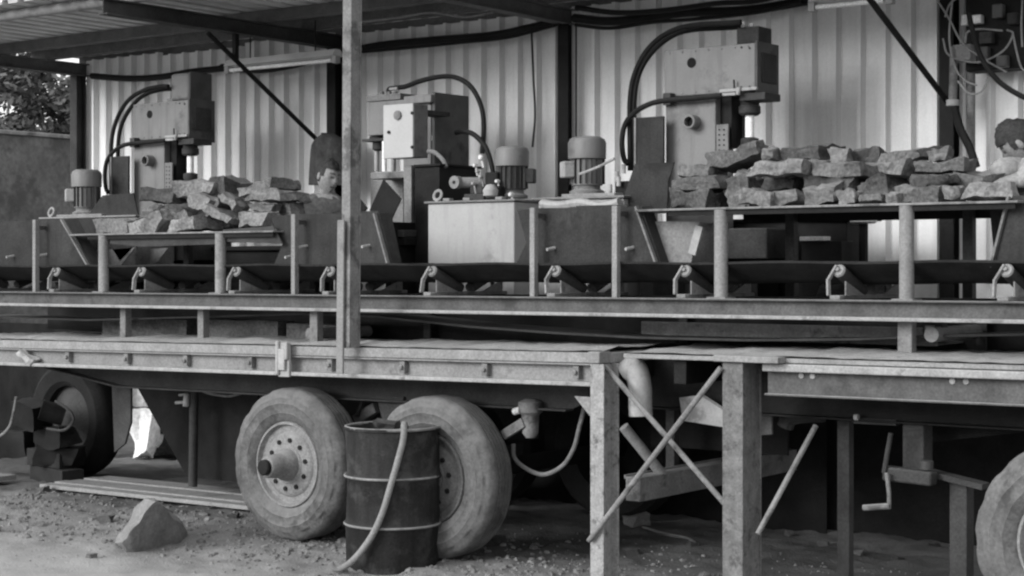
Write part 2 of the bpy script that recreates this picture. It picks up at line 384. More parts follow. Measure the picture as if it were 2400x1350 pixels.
# front post
m = MB()
pb, pt = P(822, 815, 8.0), P(826, 0, 8.0); pt = pb + (pt - pb) * 1.06
ax = (pt - pb) / 2
m.obox((pb + pt) / 2 + Vector((0, -0.045, 0)), ax, (0.036, 0, 0), (0, 0.006, 0))
m.obox((pb + pt) / 2 + Vector((0, 0.045, 0)), ax, (0.036, 0, 0), (0, 0.006, 0))
m.obox((pb + pt) / 2 + Vector((0.026, 0, 0)), ax, (0.005, 0, 0), (0, 0.0385, 0))
m.build('front_post', STEEL, shed, bevel=0.003)
m = MB(); q0, q1 = P(797, 876, 7.93), P(800, 516, 7.93); m.obox((q0 + q1) / 2, (q1 - q0) / 2, (0.028, 0, 0), (0, 0.008, 0)); m.build('post_splice', STEELP, shed, bevel=0.003)

# fluorescent fittings
LAMPW = M('lamp_enamel', 0.55, 0.1, 6, 0.5, bump=0.05, fine=0.05)
TUBE = M('lamp_tube', 0.72, 0.03, 4, 0.3, bump=0)
def lamp(pa, pb_, Y, label):
    a, c = P(*pa, Y), P(*pb_, Y); c.z = a.z = (a.z + c.z) / 2
    r = thing('fluorescent_lamp', label, 'lamp', (a + c) / 2)
    m = MB(); m.prism([a + Vector((0, -0.07, 0)), a + Vector((0, 0.07, 0)), a + Vector((0, 0.03, 0.055)), a + Vector((0, -0.03, 0.055))], c - a); m.build('reflector', LAMPW, r)
    e = (c - a).normalized() * 0.04
    m = MB(); m.cyl(a + e + Vector((0, -0.03, -0.035)), c - e + Vector((0, -0.03, -0.035)), 0.016, n=12); m.build('tube', TUBE, r, smooth=True)
    for q, s in ((a, 1), (c, -1)):
        m = MB(); m.box(q.x + s * 0.005 - 0.012, q.x + s * 0.005 + 0.03, q.y - 0.055, q.y, q.z - 0.06, q.z - 0.002); m.build('tube_holder', PALE, r)
    for f in (0.2, 0.8):
        q = a.lerp(c, f); m = MB(); m.cyl(q + Vector((0, 0, 0.05)), (q.x, q.y, 3.86), 0.006, n=6); m.build('hanger_rod', BLACK, r)
lamp((538, 158), (792, 130), 10.15, 'long pale fluorescent lamp under the roof left of the front post')
lamp((1905, 8), (2090, -12), 10.15, 'pale fluorescent lamp cut off by the top edge at right')

# cable bundles under the wall top
def cable(pts, r, name, label, cat='cable', mat=RUB, n=8):
    m = MB(); m.tube(pts, r, n=n); return solo(m, name, mat, label, cat, smooth=True)
cable([P(*q, 10.72) for q in ((520, 158), (640, 160), (860, 112), (1000, 96), (1150, 84), (1240, 66), (1312, 50))], 0.034, 'cable_bundle', 'thick black cable bundle sagging along the wall top, left of the middle wall post')
cable([P(*q, 10.72) for q in ((1345, 42), (1420, 50), (1500, 44), (1600, 30), (1750, 24), (1900, 0), (2050, -25))], 0.034, 'cable_bundle', 'thick black cable bundle sagging along the wall top, right of the middle wall post')
cable([P(*q, 9.9) for q in ((840, 52), (930, 42), (1010, 30), (1090, 40), (1160, 28))], 0.008, 'thin_cable', 'thin pale wire looping under the roof sheets', mat=STEEL)
cable([P(*q, 10.78) for q in ((1246, 75), (1250, 180), (1254, 270), (1248, 345))], 0.009, 'thin_cable', 'thin dark wire hanging down the wall above the middle motor', mat=STEELD)
cable([P(*q, 10.72) for q in ((215, 178), (300, 184), (380, 180), (450, 168), (540, 158), (640, 140))], 0.03, 'cable_bundle', 'dark cable under the roof edge above the left splitter')
cable([P(*q, 10.66) for q in ((1348, 58), (1430, 66), (1530, 52), (1640, 44), (1780, 28), (1880, 4))], 0.014, 'loose_cable', 'thin black cable drooping just below the right cable bundle')
cable([P(*q, 10.5) for q in ((1350, 18), (1450, 30), (1560, 24), (1680, 8), (1760, 4), (1840, -12))], 0.02, 'loose_cable', 'dark cable looping above the right cable bundle under the roof')
cable([P(*q, 10.66) for q in ((850, 122), (960, 112), (1080, 100), (1190, 88), (1300, 60))], 0.012, 'loose_cable', 'thin black cable drooping just below the left cable bundle')
# light blob on lamp end, brace foot cable at right
cable([P(*q, 10.55) for q in ((2236, 250), (2250, 300), (2272, 345), (2288, 392))], 0.028, 'drop_cable', 'black drop cable from the right wall post down to the stone pile')

# electrical gear at upper right
eb = thing('switch_panel', 'dark electrical switch panel hung with loose wires at the top right', 'switch panel', P(2330, 165, 10.7))
a, c = P(2262, 168, 10.62), P(2470, 168, 10.62)
m = MB(); m.box(a.x, c.x, 10.62, 10.8, a.z, a.z + 0.9); m.build('panel_box', BLACK, eb, bevel=0.01)
for (u0, v0, u1, v1, mt) in ((2258, 35, 2272, 62, GAUGE), (2282, 35, 2305, 58, GAUGE), (2300, 75, 2330, 105, STEELD), (2365, 30, 2390, 60, STEELD), (2330, 10, 2355, 45, MACHD), (2340, 130, 2365, 160, MACHD), (2290, 110, 2320, 150, MACHD)):
    p0, p1 = P(u0, v1, 10.6), P(u1, v0, 10.6); m = MB(); m.box(p0.x, p1.x, 10.555, 10.619, p0.z, p1.z); m.build('switch_block', mt, eb, bevel=0.008)
m = MB(); p0, p1 = P(2238, 146, 10.5), P(2282, 104, 10.5); m.box(p0.x, p1.x, 10.45, 10.55, p0.z, p1.z); m.build('junction_box', STEEL, eb, bevel=0.008)
m = MB(); m.cyl(P(2275, 168, 10.7), P(2275, 640, 10.7), 0.03, n=12); m.build('conduit', STEEL, eb, smooth=True)
m = MB(); m.cyl(P(2237, 110, 10.6), P(2233, 238, 10.6), 0.028, n=12); m.build('conduit', STEEL, eb, smooth=True)
m = MB(); m.cyl(P(2233, 234, 10.6), P(2233, 248, 10.6), 0.042, n=12); m.build('conduit_collar', PALE, eb, smooth=True)
wires = [((2196, 0), (2225, 45), (2255, 100), (2300, 135), (2360, 170)), ((2232, 0), (2225, 90), (2240, 160), (2265, 190), (2290, 200)), ((2210, 90), (2225, 130), (2290, 146), (2350, 120), (2374, 80), (2360, 70)),
         ((2374, 80), (2385, 130), (2395, 160), (2410, 170)), ((2262, 100), (2268, 75), (2300, 68), (2350, 72)), ((2396, 0), (2394, 60), (2396, 110)), ((2245, 190), (2270, 218), (2300, 215), (2316, 180)), ((2215, 40), (2226, 10), (2250, -10))]
for w in wires:
    m = MB(); m.tube([P(*q, 10.42) for q in w], 0.0065, n=6); m.build('wire', M('grey_wire', 0.2, 0.2, 8, 0.6, bump=0), eb, smooth=True)
m = MB(); m.tube([P(*q, 10.3) for q in ((2270, 30), (2282, 80), (2300, 135), (2340, 190), (2400, 228), (2440, 236))], 0.017, n=8); m.build('thick_cable', RUB, eb, smooth=True)

# ------------------------------------------------------------------ things beyond the shed: masonry wall, trees
bw = thing('masonry_wall', 'dark mottled masonry wall at the far left below the tree', 'wall', (-16.4, 14, 0))
a, c = PXP(-16.4, 0, 308), PXP(-16.4, 165, 324)
m = MB(); m.box(-16.65, -16.40, a.y - 4, c.y + 10, 0.0, a.z - 0.03); m.build('wall_body', MASON, bw)
m = MB(); m.box(-16.68, -16.37, a.y - 4.02, c.y + 10.02, a.z - 0.028, a.z + 0.02); m.build('coping', STEEL, bw, bevel=0.008)

def tree(base, h, rx, rz, n, seed, label, leaf=0.12, clumps=26):
    rnd = random.Random(seed); r = thing('tree', label, 'tree', base, None)
    base = Vector(base); m = MB(); top = base + Vector((0.2, 0.1, h * 0.55))
    m.tube([base + Vector((0, 0, -0.1)), base + Vector((0.08, 0, h * 0.25)), top], 0.13, n=8)
    cc = base + Vector((0, 0, h - rz)); cl = []
    for i in range(clumps):
        while True:
            q = Vector((rnd.uniform(-1, 1), rnd.uniform(-1, 1), rnd.uniform(-1, 1)))
            if 0.35 < q.length < 1: break
        q = Vector((q.x * rx, q.y * rx, q.z * rz)) + cc; cl.append((q, rnd.uniform(0.35, 0.75) * rx * 0.5))
        if i % 2 == 0: m.tube([top + Vector((0, 0, -rnd.random() * h * 0.2)), top.lerp(q, 0.5) + Vector((0, 0, 0.15)), q], 0.035, n=5, sub=3)
    m.build('trunk', BARK, r, smooth=True)
    vs, fs = [], []
    for i in range(n):
        q, s = cl[rnd.randrange(len(cl))]
        d = Vector((rnd.gauss(0, 1), rnd.gauss(0, 1), rnd.gauss(0, 1))).normalized() * s * rnd.random() ** 0.5
        p = q + d; u = Vector((rnd.gauss(0, 1), rnd.gauss(0, 1), rnd.gauss(0, 0.7))).normalized(); v = u.orthogonal().normalized()
        L = leaf * rnd.uniform(0.6, 1.3); k = len(vs)
        vs += [p - u * L, p + v * L * 0.45, p + u * L, p - v * L * 0.45]; fs.append((k, k + 1, k + 2, k + 3))
    off = root_loc(r); me = bpy.data.meshes.new('crown'); me.from_pydata([v - off for v in vs], [], fs); me.materials.append(LEAF)
    o = bpy.data.objects.new('crown', me); link(o, r); return r
def at_d(px, d):
    s = (px - 1200) / F; return Vector((-SA * d + CA * s * d, CA * d + SA * s * d, 0.1))
tree(at_d(118, 33), 5.9, 1.25, 2.0, 8500, 5, 'leafy tree in dense dark leaf behind the masonry wall beside the corner post', 0.09, 40)
tree(at_d(-10, 40), 6.9, 1.5, 1.9, 3000, 8, 'thin-leaved tree with sky showing through at the left edge', 0.09, 26)
tree(at_d(60, 60), 5.6, 5.0, 1.6, 4500, 11, 'low pale bushy tree far behind the wall', 0.16, 40)
# ------------------------------------------------------------------ wheels
def wheel_proto(loc, parent, RIM=RIM):
    """a wheel with its axis along Y, outer face towards -Y at loc.y; parts: tyre, rim, hub, holes"""
    x, y, z = loc
    w = bpy.data.objects.new('wheel', None); link(w, parent)
    Rt, Wd = 0.507, 0.25
    prof = [(0.285, 0.035), (0.30, 0.012), (0.335, 0.0), (0.345, -0.008), (0.352, -0.004), (0.40, -0.012), (0.408, -0.016), (0.414, -0.011), (0.44, -0.006), (0.452, 0.0), (0.456, 0.004), (0.478, 0.012), (0.495, 0.03), (0.504, 0.05)]
    for k in range(5):
        a = 0.06 + k * 0.03; prof += [(Rt, a), (Rt, a + 0.02), (Rt - 0.010, a + 0.021), (Rt - 0.010, a + 0.029)]
    prof += [(0.504, 0.215), (0.495, 0.235), (0.45, 0.255), (0.36, 0.262), (0.29, 0.24), (0.285, 0.03)]
    m = MB(); m.lathe(prof, (x, y, z), 'Y', 96, close=True)
    for i, v in enumerate(m.v):          # moulded shoulder lugs, worn and uneven
        ring, seg = divmod(i, 96); l = Vector((v.x - x, 0, v.z - z)); rr_ = l.length; l.normalize()
        wob = noise.noise((l.x * 6, l.z * 6, y)) * 0.004
        if 10 <= ring <= 14: wob += (-0.005 if (seg // 2) % 3 == 0 else 0.001)
        v += l * wob; v.y += noise.noise((l.x * 4, l.z * 4, rr_ * 9)) * 0.004
    m.build('tyre', TYRE, w, smooth=True, ang=50)
    m = MB(); m.lathe([(0.287, 0.05), (0.287, 0.028), (0.28, 0.016), (0.268, 0.016), (0.262, 0.03), (0.255, 0.06), (0.235, 0.075), (0.228, 0.07), (0.215, 0.045), (0.195, 0.034), (0.13, 0.030), (0.122, 0.022), (0.10, 0.022), (0.10, 0.12), (0.286, 0.14)], (x, y, z), 'Y', 48)
    rim = m.build('rim', RIM, w, smooth=True, ang=40)
    m = MB(); m.lathe([(0.108, 0.03), (0.105, -0.01), (0.085, -0.035), (0.078, -0.10), (0.072, -0.16), (0.064, -0.172), (0.05, -0.172)], (x, y, z), 'Y', 28); hub = m.build('hub', RIM, w, smooth=True, ang=40)
    m = MB(); m.lathe([(0.052, -0.168), (0.052, -0.198), (0.045, -0.206), (0.0001, -0.206)], (x, y, z), 'Y', 20); m.build('hub_cap', BLACK, hub, smooth=True)
    for k in range(10):
        a = 2 * math.pi * (k + 0.3) / 10; q = Vector((x + 0.162 * math.cos(a), y + 0.034, z + 0.162 * math.sin(a)))
        m = MB(); m.cyl(q + Vector((0, 0.004, 0)), q + Vector((0, -0.012, 0)), 0.016, n=8); m.build('wheel_nut', BLACK, rim)
    return w

# ------------------------------------------------------------------ left trailer
XA0, XA1 = PX(-120, 8.05), PX(1418, 8.05)
def deckL(x): return 1.296 + (x + 10.96) * 0.0125
lt = thing('flatbed_trailer', 'long flatbed trailer with dust-covered deck and two big wheels behind the oil drum', 'trailer', ((XA0 + XA1) / 2, 9.2, 0))
def slopebox(mb, x0, x1, y0, y1, a, b_, fn=deckL):
    """box following the deck slope, a..b_ above/below deck level"""
    vs = [(x, y, fn(x) + z) for x in (x0, x1) for y in (y0, y1) for z in (a, b_)]
    return mb.add(vs, [(0, 1, 3, 2), (4, 6, 7, 5), (0, 4, 5, 1), (2, 3, 7, 6), (0, 2, 6, 4), (1, 5, 7, 3)])
m = MB(); slopebox(m, XA0, XA1, 8.045, 10.5, -0.065, -0.004); m.build('deck', WOOD, lt, bevel=0.004)
def dust_strip(x0, x1, y0, y1, fn, parent, seed, hmax=0.03):
    nx = int((x1 - x0) / 0.03); nyy = 14; vs = []; fs = []
    for i in range(nx + 1):
        x = x0 + (x1 - x0) * i / nx
        for j in range(nyy + 1):
            tt = j / nyy; y = y0 + (y1 - y0) * tt
            hh = hmax * (0.55 + 0.9 * noise.noise((x * 2.3, y * 3, seed)) + 0.5 * noise.noise((x * 11, y * 11, seed)))
            hh = max(0.002, hh) * min(1.0, 0.25 + tt * 6) * min(1, (1 - tt) * 4 + 0.05)
            vs.append((x, y + 0.006 * noise.noise((x * 9, 0, seed)), fn(x) + hh))
    for i in range(nx):
        for j in range(nyy): k = i * (nyy + 1) + j; fs.append((k, k + nyy + 1, k + nyy + 2, k + 1))
    m = MB(); m.add(vs, fs); return m.build('dust_layer', DUST, parent, smooth=True, ang=80)
dust_strip(XA0, XA1, 8.04, 9.1, deckL, lt, 2.0, 0.028)
m = MB(); slopebox(m, XA0, XA1 - 0.06, 8.085, 8.097, -0.185, -0.068)
slopebox(m, XA0, XA1 - 0.06, 8.035, 8.084, -0.078, -0.068)
m.build('side_rail', STEELP, lt, bevel=0.003)
m = MB(); slopebox(m, XA0, XA1 - 0.06, 8.015, 8.084, -0.196, -0.172); m.build('rail_lip', LIP, lt, bevel=0.004)
for px, big in ((160, 0), (298, 1), (437, 0), (588, 0), (775, 1), (945, 0), (1138, 1), (1352, 0)):
    q = PX(px, 8.06); m = MB(); slopebox(m, q - 0.02, q + 0.022, 8.045, 8.084, -0.155, -0.085); m.cyl((q, 8.046, deckL(q) - 0.12), (q, 8.028, deckL(q) - 0.12), 0.015, n=8)
    m.build('rail_bracket', STEEL, lt, bevel=0.003)
q = PX(670, 8.02); m = MB(); slopebox(m, q - 0.05, q + 0.05, 7.998, 8.018, -0.205, 0.02); slopebox(m, q - 0.03, q + 0.028, 7.975, 7.997, -0.16, -0.02); m.cyl((q - 0.045, 7.99, deckL(q) - 0.19), (q - 0.045, 7.99, deckL(q) + 0.03), 0.016, n=8); m.cyl((q + 0.04, 7.985, deckL(q) - 0.09), (q + 0.04, 7.985, deckL(q) + 0.025), 0.014, n=8)
m.build('stake_pocket', PALE, lt, bevel=0.006)
# chassis beams, cross members
for y in (8.5, 9.95):
    m = MB(); xa, xb, xe = PX(75, 8.5), PX(290, 8.5), PX(1380, 8.5)
    top = -0.07
    pts = [(XA0, y, deckL(XA0) + top), (xe, y, deckL(xe) + top), (xe, y, 1.04), (xe - 0.12, y, 0.985), (xb, y, 0.955), (xa, y, 1.10), (XA0, y, 1.10)]
    m.prism(pts, (0, 0.012, 0))
    m.bar((xb, y - 0.03, 0.95), (xe - 0.12, y - 0.03, 0.98), 0.09, 0.012); m.bar((xa, y - 0.03, 1.095), (xb, y - 0.03, 0.95), 0.09, 0.012)
    m.build('chassis_beam', M('sooty_chassis', 0.04, 0.3, 5, 0.8, dust=0.4, dustg=0.15), lt, bevel=0.003)
for px in (40, 300, 560, 830, 1100, 1330):
    xq = PX(px, 8.5); m = MB(); m.box(xq - 0.04, xq + 0.04, 8.1, 10.4, deckL(xq) - 0.17, deckL(xq) - 0.067); m.build('cross_member', BLACK, lt, bevel=0.003)
WX = [P(667, 1095, 8.12), P(998, 1115, 8.12)]
for q in WX:
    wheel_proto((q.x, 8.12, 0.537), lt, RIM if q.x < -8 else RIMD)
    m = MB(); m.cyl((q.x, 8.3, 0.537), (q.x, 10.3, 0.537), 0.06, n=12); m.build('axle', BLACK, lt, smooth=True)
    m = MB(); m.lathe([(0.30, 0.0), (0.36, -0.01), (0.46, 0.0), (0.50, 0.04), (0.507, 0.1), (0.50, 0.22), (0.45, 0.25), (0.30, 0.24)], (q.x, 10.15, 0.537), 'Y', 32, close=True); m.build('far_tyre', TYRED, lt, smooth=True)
    for k in range(5):   # leaf spring
        L = 0.50 - k * 0.08; m = MB(); m.tube([(q.x - L, 8.62, 0.74 - k * 0.016 + 0.05), (q.x, 8.62, 0.70 - k * 0.016), (q.x + L, 8.62, 0.74 - k * 0.016 + 0.05)], 0.014, n=4); m.build('spring_leaf', BLACK, lt)
xm = (WX[0].x + WX[1].x) / 2
m = MB(); m.prism([(xm - 0.12, 8.48, 1.0), (xm + 0.12, 8.48, 1.0), (xm + 0.03, 8.48, 0.72), (xm - 0.03, 8.48, 0.72)], (0, 0.02, 0)); m.build('spring_hanger', STEELD, lt, bevel=0.003)
m = MB(); a = P(835, 985, 8.6); c = P(882, 955, 8.6); m.bar(a, c, 0.05, 0.07); m.build('equaliser', STEEL, lt, bevel=0.004)
m = MB(); a = P(838, 975, 8.55); c = P(855, 925, 8.55); m.bar(a, c, 0.02, 0.02); m.build('brake_rod', STEELD, lt)
# wheels of the rear axle seen at the left, brake chamber, air hose
for px, y in ((150, 9.45),):
    xq = PX(px, y); m = MB()
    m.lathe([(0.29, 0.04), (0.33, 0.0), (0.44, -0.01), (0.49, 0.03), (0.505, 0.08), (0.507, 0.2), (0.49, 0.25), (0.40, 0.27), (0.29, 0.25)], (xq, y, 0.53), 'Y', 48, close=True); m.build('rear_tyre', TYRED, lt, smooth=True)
m = MB(); m.lathe([(0.05, -0.02), (0.10, 0.0), (0.16, 0.06), (0.29, 0.1), (0.29, 0.2)], (PX(150, 9.45), 9.45, 0.53), 'Y', 24); m.build('brake_drum', STEELD, lt, smooth=True)
m = MB(); m.cyl((PX(150, 9.45), 9.5, 0.53), (PX(150, 9.45), 9.8, 0.53), 0.07, n=12); m.build('axle', BLACK, lt, smooth=True)
a = P(1238, 955, 8.55)
m = MB(); m.lathe([(0.028, -0.16), (0.05, -0.13), (0.055, -0.02), (0.075, 0.0), (0.075, 0.06), (0.03, 0.08)], P(1243, 965, 8.45), 'Z', 20); m.build('brake_chamber', STEEL, lt, smooth=True)
m = MB(); m.bar(P(1180, 1020, 8.4), P(1228, 990, 8.4), 0.03, 0.06); m.build('brake_arm', STEEL, lt, bevel=0.004)
m = MB(); m.cyl(P(1205, 965, 8.42), P(1225, 958, 8.42), 0.022, n=10); m.build('fitting', GAUGE, lt, smooth=True)
m = MB(); m.tube([P(*q, 8.5) for q in ((1203, 1040), (1207, 1075), (1240, 1102), (1278, 1112), (1320, 1090), (1345, 1050), (1356, 1010), (1372, 945))], 0.014, n=8); m.build('air_hose', STEEL, lt, smooth=True)
# dark apron below the deck left of the wheels, pipe and valve
APR = P(440, 1000, 9.1)
m = MB(); m.prism([P(315, 896, 9.1), P(600, 905, 9.1), P(640, 1140, 9.1), P(438, 1118, 9.1)], (0, 0.02, 0)); m.build('apron_plate', BLACK, lt)
m = MB(); m.prism([P(318, 898, 9.1), P(600, 905, 9.1), P(600, 905, 9.7), P(318, 898, 9.7)], (0, 0, 0.02)); m.build('apron_plate', BLACK, lt)
m = MB(); m.cyl(P(455, 905, 8.9), P(452, 1140, 8.9), 0.035, n=12); m.build('stand_pipe', STEELD, lt, smooth=True)
m = MB(); m.cyl(P(438, 922, 8.85), P(436, 952, 8.85), 0.025, n=10); m.cyl(P(412, 944, 8.85), P(440, 942, 8.85), 0.012, n=8); m.cyl(P(420, 926, 8.85), P(440, 924, 8.85), 0.01, n=8); m.build('valve', PALE, lt, smooth=True)
m = MB(); m.tube([P(*q, 8.7) for q in ((470, 915), (500, 924), (540, 928), (578, 918))], 0.01, n=6); m.build('brake_pipe', STEEL, lt, smooth=True)
m = MB(); q = P(275, 905, 8.6); m.prism([P(262, 903, 8.6), P(306, 905, 8.6), P(306, 990, 8.6), P(292, 1040, 8.6), P(268, 1060, 8.6)], (0, 0.02, 0)); m.build('mud_flap', STEELD, lt)
m = MB(); m.tube([P(*q, 8.7) for q in ((-30, 1030), (0, 1022), (22, 1000), (32, 965), (38, 930))], 0.012, n=6); m.build('air_hose', STEEL, lt, smooth=True)
m = MB(); m.tube([P(*q, 8.9) for q in ((130, 940), (160, 960), (172, 985), (150, 1008), (110, 1005))], 0.012, n=6); m.build('air_hose', STEELD, lt, smooth=True)
for (u0, v0, u1, v1, y) in ((62, 1000, 168, 1048, 9.0), (72, 1048, 160, 1092, 9.02), (20, 940, 90, 1000, 8.95), (-20, 1010, 55, 1070, 9.1)):
    a, c_ = P(u0, v1, y), P(u1, v0, y); me = rock_mesh(c_.x - a.x, 0.2, c_.z - a.z, int(u0 + 700), 0.1, 0.14, 4); me.materials.append(BLACK)
    o = bpy.data.objects.new('axle_casting', me); link(o, lt); o.location = Vector(((a.x + c_.x) / 2, y + 0.1, a.z)) - Vector(lt.location); o.rotation_euler = (0.1, 0.12 * math.sin(u0), 0.4 * math.sin(u0 * 3))
m = MB(); m.cyl(P(95, 960, 8.95), P(150, 975, 9.1), 0.085, n=16); m.build('brake_cylinder', BLACK, lt, smooth=True)
# support leg (H) at the deck's right end
m = MB(); xq = PX(1398, 7.99); fo = P(1398, 880, 7.99); hsec(m, xq + 0.003, 7.99, 0.092, 0.16, -0.08, deckL(xq) - 0.066)
m.build('support_leg', PEELP, lt, bevel=0.003)
m = MB(); m.prism([(xq - 0.05, 8.0, 1.0), (xq - 0.05, 8.0, 1.11), (xq - 0.16, 8.0, 1.11)], (0, 0.012, 0)); m.build('gusset', STEELP, lt)
m = MB(); slopebox(m, XA1 - 0.075, XA1 + 0.005, 7.985, 8.10, -0.062, 0.004); m.build('corner_plate', STEELP, lt, bevel=0.004)
# ------------------------------------------------------------------ right trailer
XB0, XB1 = PX(1462, 8.05), PX(2560, 8.05)
def deckR(x): return 1.366 + (x + 5.2) * 0.006
rt = thing('flatbed_trailer', 'flatbed trailer at the right standing on an H-section column and a crank jack', 'trailer', ((XB0 + XB1) / 2, 9.2, 0))
m = MB(); slopebox(m, XB0, XB1, 8.045, 10.5, -0.03, -0.004, deckR); m.build('deck', WOOD, rt, bevel=0.004)
dust_strip(PX(1470, 8.04), XB1, 8.035, 9.2, deckR, rt, 5.0, 0.03)
XC0 = PX(1792, 8.05)
m = MB(); slopebox(m, XC0, XB1, 8.085, 8.097, -0.205, -0.034, deckR); slopebox(m, XC0, XB1, 8.045, 8.084, -0.205, -0.194, deckR)
m.build('side_rail', RAILM, rt, bevel=0.003)
m = MB(); slopebox(m, XC0, XB1, 8.02, 8.084, -0.075, -0.034, deckR); m.build('deck_edge', LIP, rt, bevel=0.006)
for px in (1878, 1904, 2232, 2264):
    q = PX(px, 8.08); m = MB(); m.lathe([(0.017, 0.0), (0.015, -0.008), (0.0001, -0.013)], (q, 8.085, deckR(q) - 0.095), 'Y', 12); m.build('rivet', PALE, rt, smooth=True)
for y in (8.6, 9.9):
    m = MB(); m.box(PX(1480, 8.6), XB1, y, y + 0.012, 1.02, 1.33); m.box(PX(1480, 8.6), XB1, y - 0.05, y + 0.06, 1.008, 1.019); m.build('chassis_beam', BLACK, rt, bevel=0.003)
for px in (1520, 1700, 1950, 2200, 2420):
    xq = PX(px, 8.6); m = MB(); m.box(xq - 0.04, xq + 0.04, 8.1, 10.4, 1.20, 1.332); m.build('cross_member', BLACK, rt, bevel=0.003)
m = MB(); xq = PX(1712, 7.99); hsec(m, xq + 0.012, 7.99, 0.125, 0.21, -0.08, deckR(xq) - 0.032); m.box(xq + 0.056, xq + 0.066, 8.003, 8.187, -0.08, deckR(xq) - 0.032); m.build('support_column', PEEL, rt, bevel=0.004)
m = MB(); m.box(xq - 0.09, PX(1832, 8.0), 7.96, 8.25, deckR(xq) - 0.028, deckR(xq) + 0.006); m.build('cap_plate', STEELP, rt, bevel=0.004)
m = MB(); m.box(PX(1465, 9.0), PX(1790, 9.0), 9.3, 9.32, 0.7, 1.33); m.build('bulkhead', BLACK, rt)
# front dolly of this trailer: cross beam, bent duct, strut, plate
xb = PX(1462, 8.3)
m = MB(); m.box(xb, xb + 0.10, 8.32, 10.25, 0.49, 0.63); m.box(xb - 0.012, xb - 0.001, 8.32, 10.25, 0.615, 0.64); m.build('cross_beam', STEEL, rt, bevel=0.004)
m = MB(); m.tube([P(*q, 8.2) for q in ((1468, 872), (1484, 862), (1494, 876), (1500, 910), (1501, 950), (1502, 975))], 0.068, n=14); m.build('bent_duct', PALE, rt, smooth=True)
m = MB(); m.cyl(P(1462, 1000, 8.4), P(1552, 1112, 8.6), 0.032, n=12); m.build('strut', STEELP, rt, smooth=True)
m = MB(); m.box(PX(1560, 9.0), PX(1580, 9.0), 9.0, 9.06, 0.55, 1.03); m.build('strut', STEELD, rt, bevel=0.003)
m = MB(); m.prism([P(1592, 932, 8.5), P(1640, 926, 8.5), P(1700, 965, 8.5), P(1720, 1005, 8.5), P(1600, 986, 8.5)], (0.02, 0.02, 0)); m.build('guard_plate', PALE, rt)
m = MB(); m.prism([P(1782, 930, 8.8), P(1800, 938, 8.8), P(1808, 960, 8.8), P(1808, 1018, 8.8), P(1782, 1020, 8.8)], (0.0, 0.02, 0)); m.build('guard_plate', STEELP, rt)
m = MB(); m.tube([P(*q, 8.85) for q in ((1840, 1000), (1850, 980), (1885, 972), (1930, 970))], 0.05, n=10); m.build('bent_duct', STEELD, rt, smooth=True)
m = MB(); m.box(PX(1962, 8.7), PX(1990, 8.7), 8.7, 8.76, 0.02, 1.02); m.build('prop', M('dull_prop', 0.05, 0.3, 6, 0.9), rt, bevel=0.003)
m = MB(); m.bar(P(2005, 985, 8.6), P(2105, 990, 8.6), 0.06, 0.03); m.build('bracket', STEELD, rt)
m = MB(); m.cyl(P(2003, 978, 8.55), P(2012, 978, 8.55), 0.018, n=8); m.build('fitting', PALE, rt, smooth=True)
# crank jack
m = MB(); m.box(PX(2115, 8.6), PX(2165, 8.6), 8.6, 8.72, PZ(2140, 1110, 8.6), 1.02); m.build('jack_leg', STEELD, rt, bevel=0.006)
m = MB(); a, c = P(2075, 1108, 8.5), P(2190, 1122, 8.5); m.bar(a, c, 0.09, 0.075); m.build('jack_gearbox', STEELD, rt, bevel=0.012)
m = MB(); m.cyl(P(2172, 1080, 8.5), P(2172, 1100, 8.5), 0.035, n=12); m.build('jack_cap', STEELD, rt, smooth=True)
m = MB(); m.tube([P(*q, 8.45) for q in ((2088, 1015), (2080, 1060), (2072, 1108))], 0.014, n=8); m.build('jack_rod', STEELD, rt, smooth=True)
m = MB(); m.tube([P(*q, 8.42) for q in ((2078, 1108), (2083, 1150), (2084, 1184))], 0.012, n=8); m.cyl(P(2024, 1190, 8.42), P(2086, 1186, 8.42), 0.017, n=10); m.build('crank_handle', STEEL, rt, smooth=True)
m = MB(); m.box(PX(2225, 8.6), PX(2266, 8.6), 8.6, 8.7, 0.0, PZ(2240, 1128, 8.6)); m.build('stand_leg', STEELD, rt, bevel=0.005)
m = MB(); m.bar(P(2170, 1105, 8.6), P(2310, 1140, 8.6), 0.1, 0.03); m.build('jack_beam', STEELD, rt)
m = MB(); m.bar(P(2190, 1015, 8.9), P(2420, 990, 8.9), 0.08, 0.09); m.build('axle_beam', BLACK, rt)
qw = P(2512, 1270, 8.1); wheel_proto((qw.x, 8.12, 0.507), rt)
m = MB(); m.cyl((qw.x, 8.3, 0.507), (qw.x, 10.2, 0.507), 0.06, n=12); m.build('axle', BLACK, rt, smooth=True)
# rods bracing the legs
def rod(a, b_, y0, y1, label):
    m = MB(); m.cyl(P(*a, y0), P(*b_, y1), 0.0155, n=10); solo(m, 'brace_rod', STEEL, label, 'brace rod', smooth=True)
rod((1690, 862), (1380, 1268), 7.975, 7.965, 'rusty brace rod rising to the right, front rod of the cross between the legs')
rod((1418, 858), (1700, 1182), 8.06, 8.08, 'rusty brace rod falling to the right, rear rod of the cross between the legs')
rod((1912, 998), (1776, 1252), 8.4, 8.02, 'single rusty brace rod leaning right of the thick column')
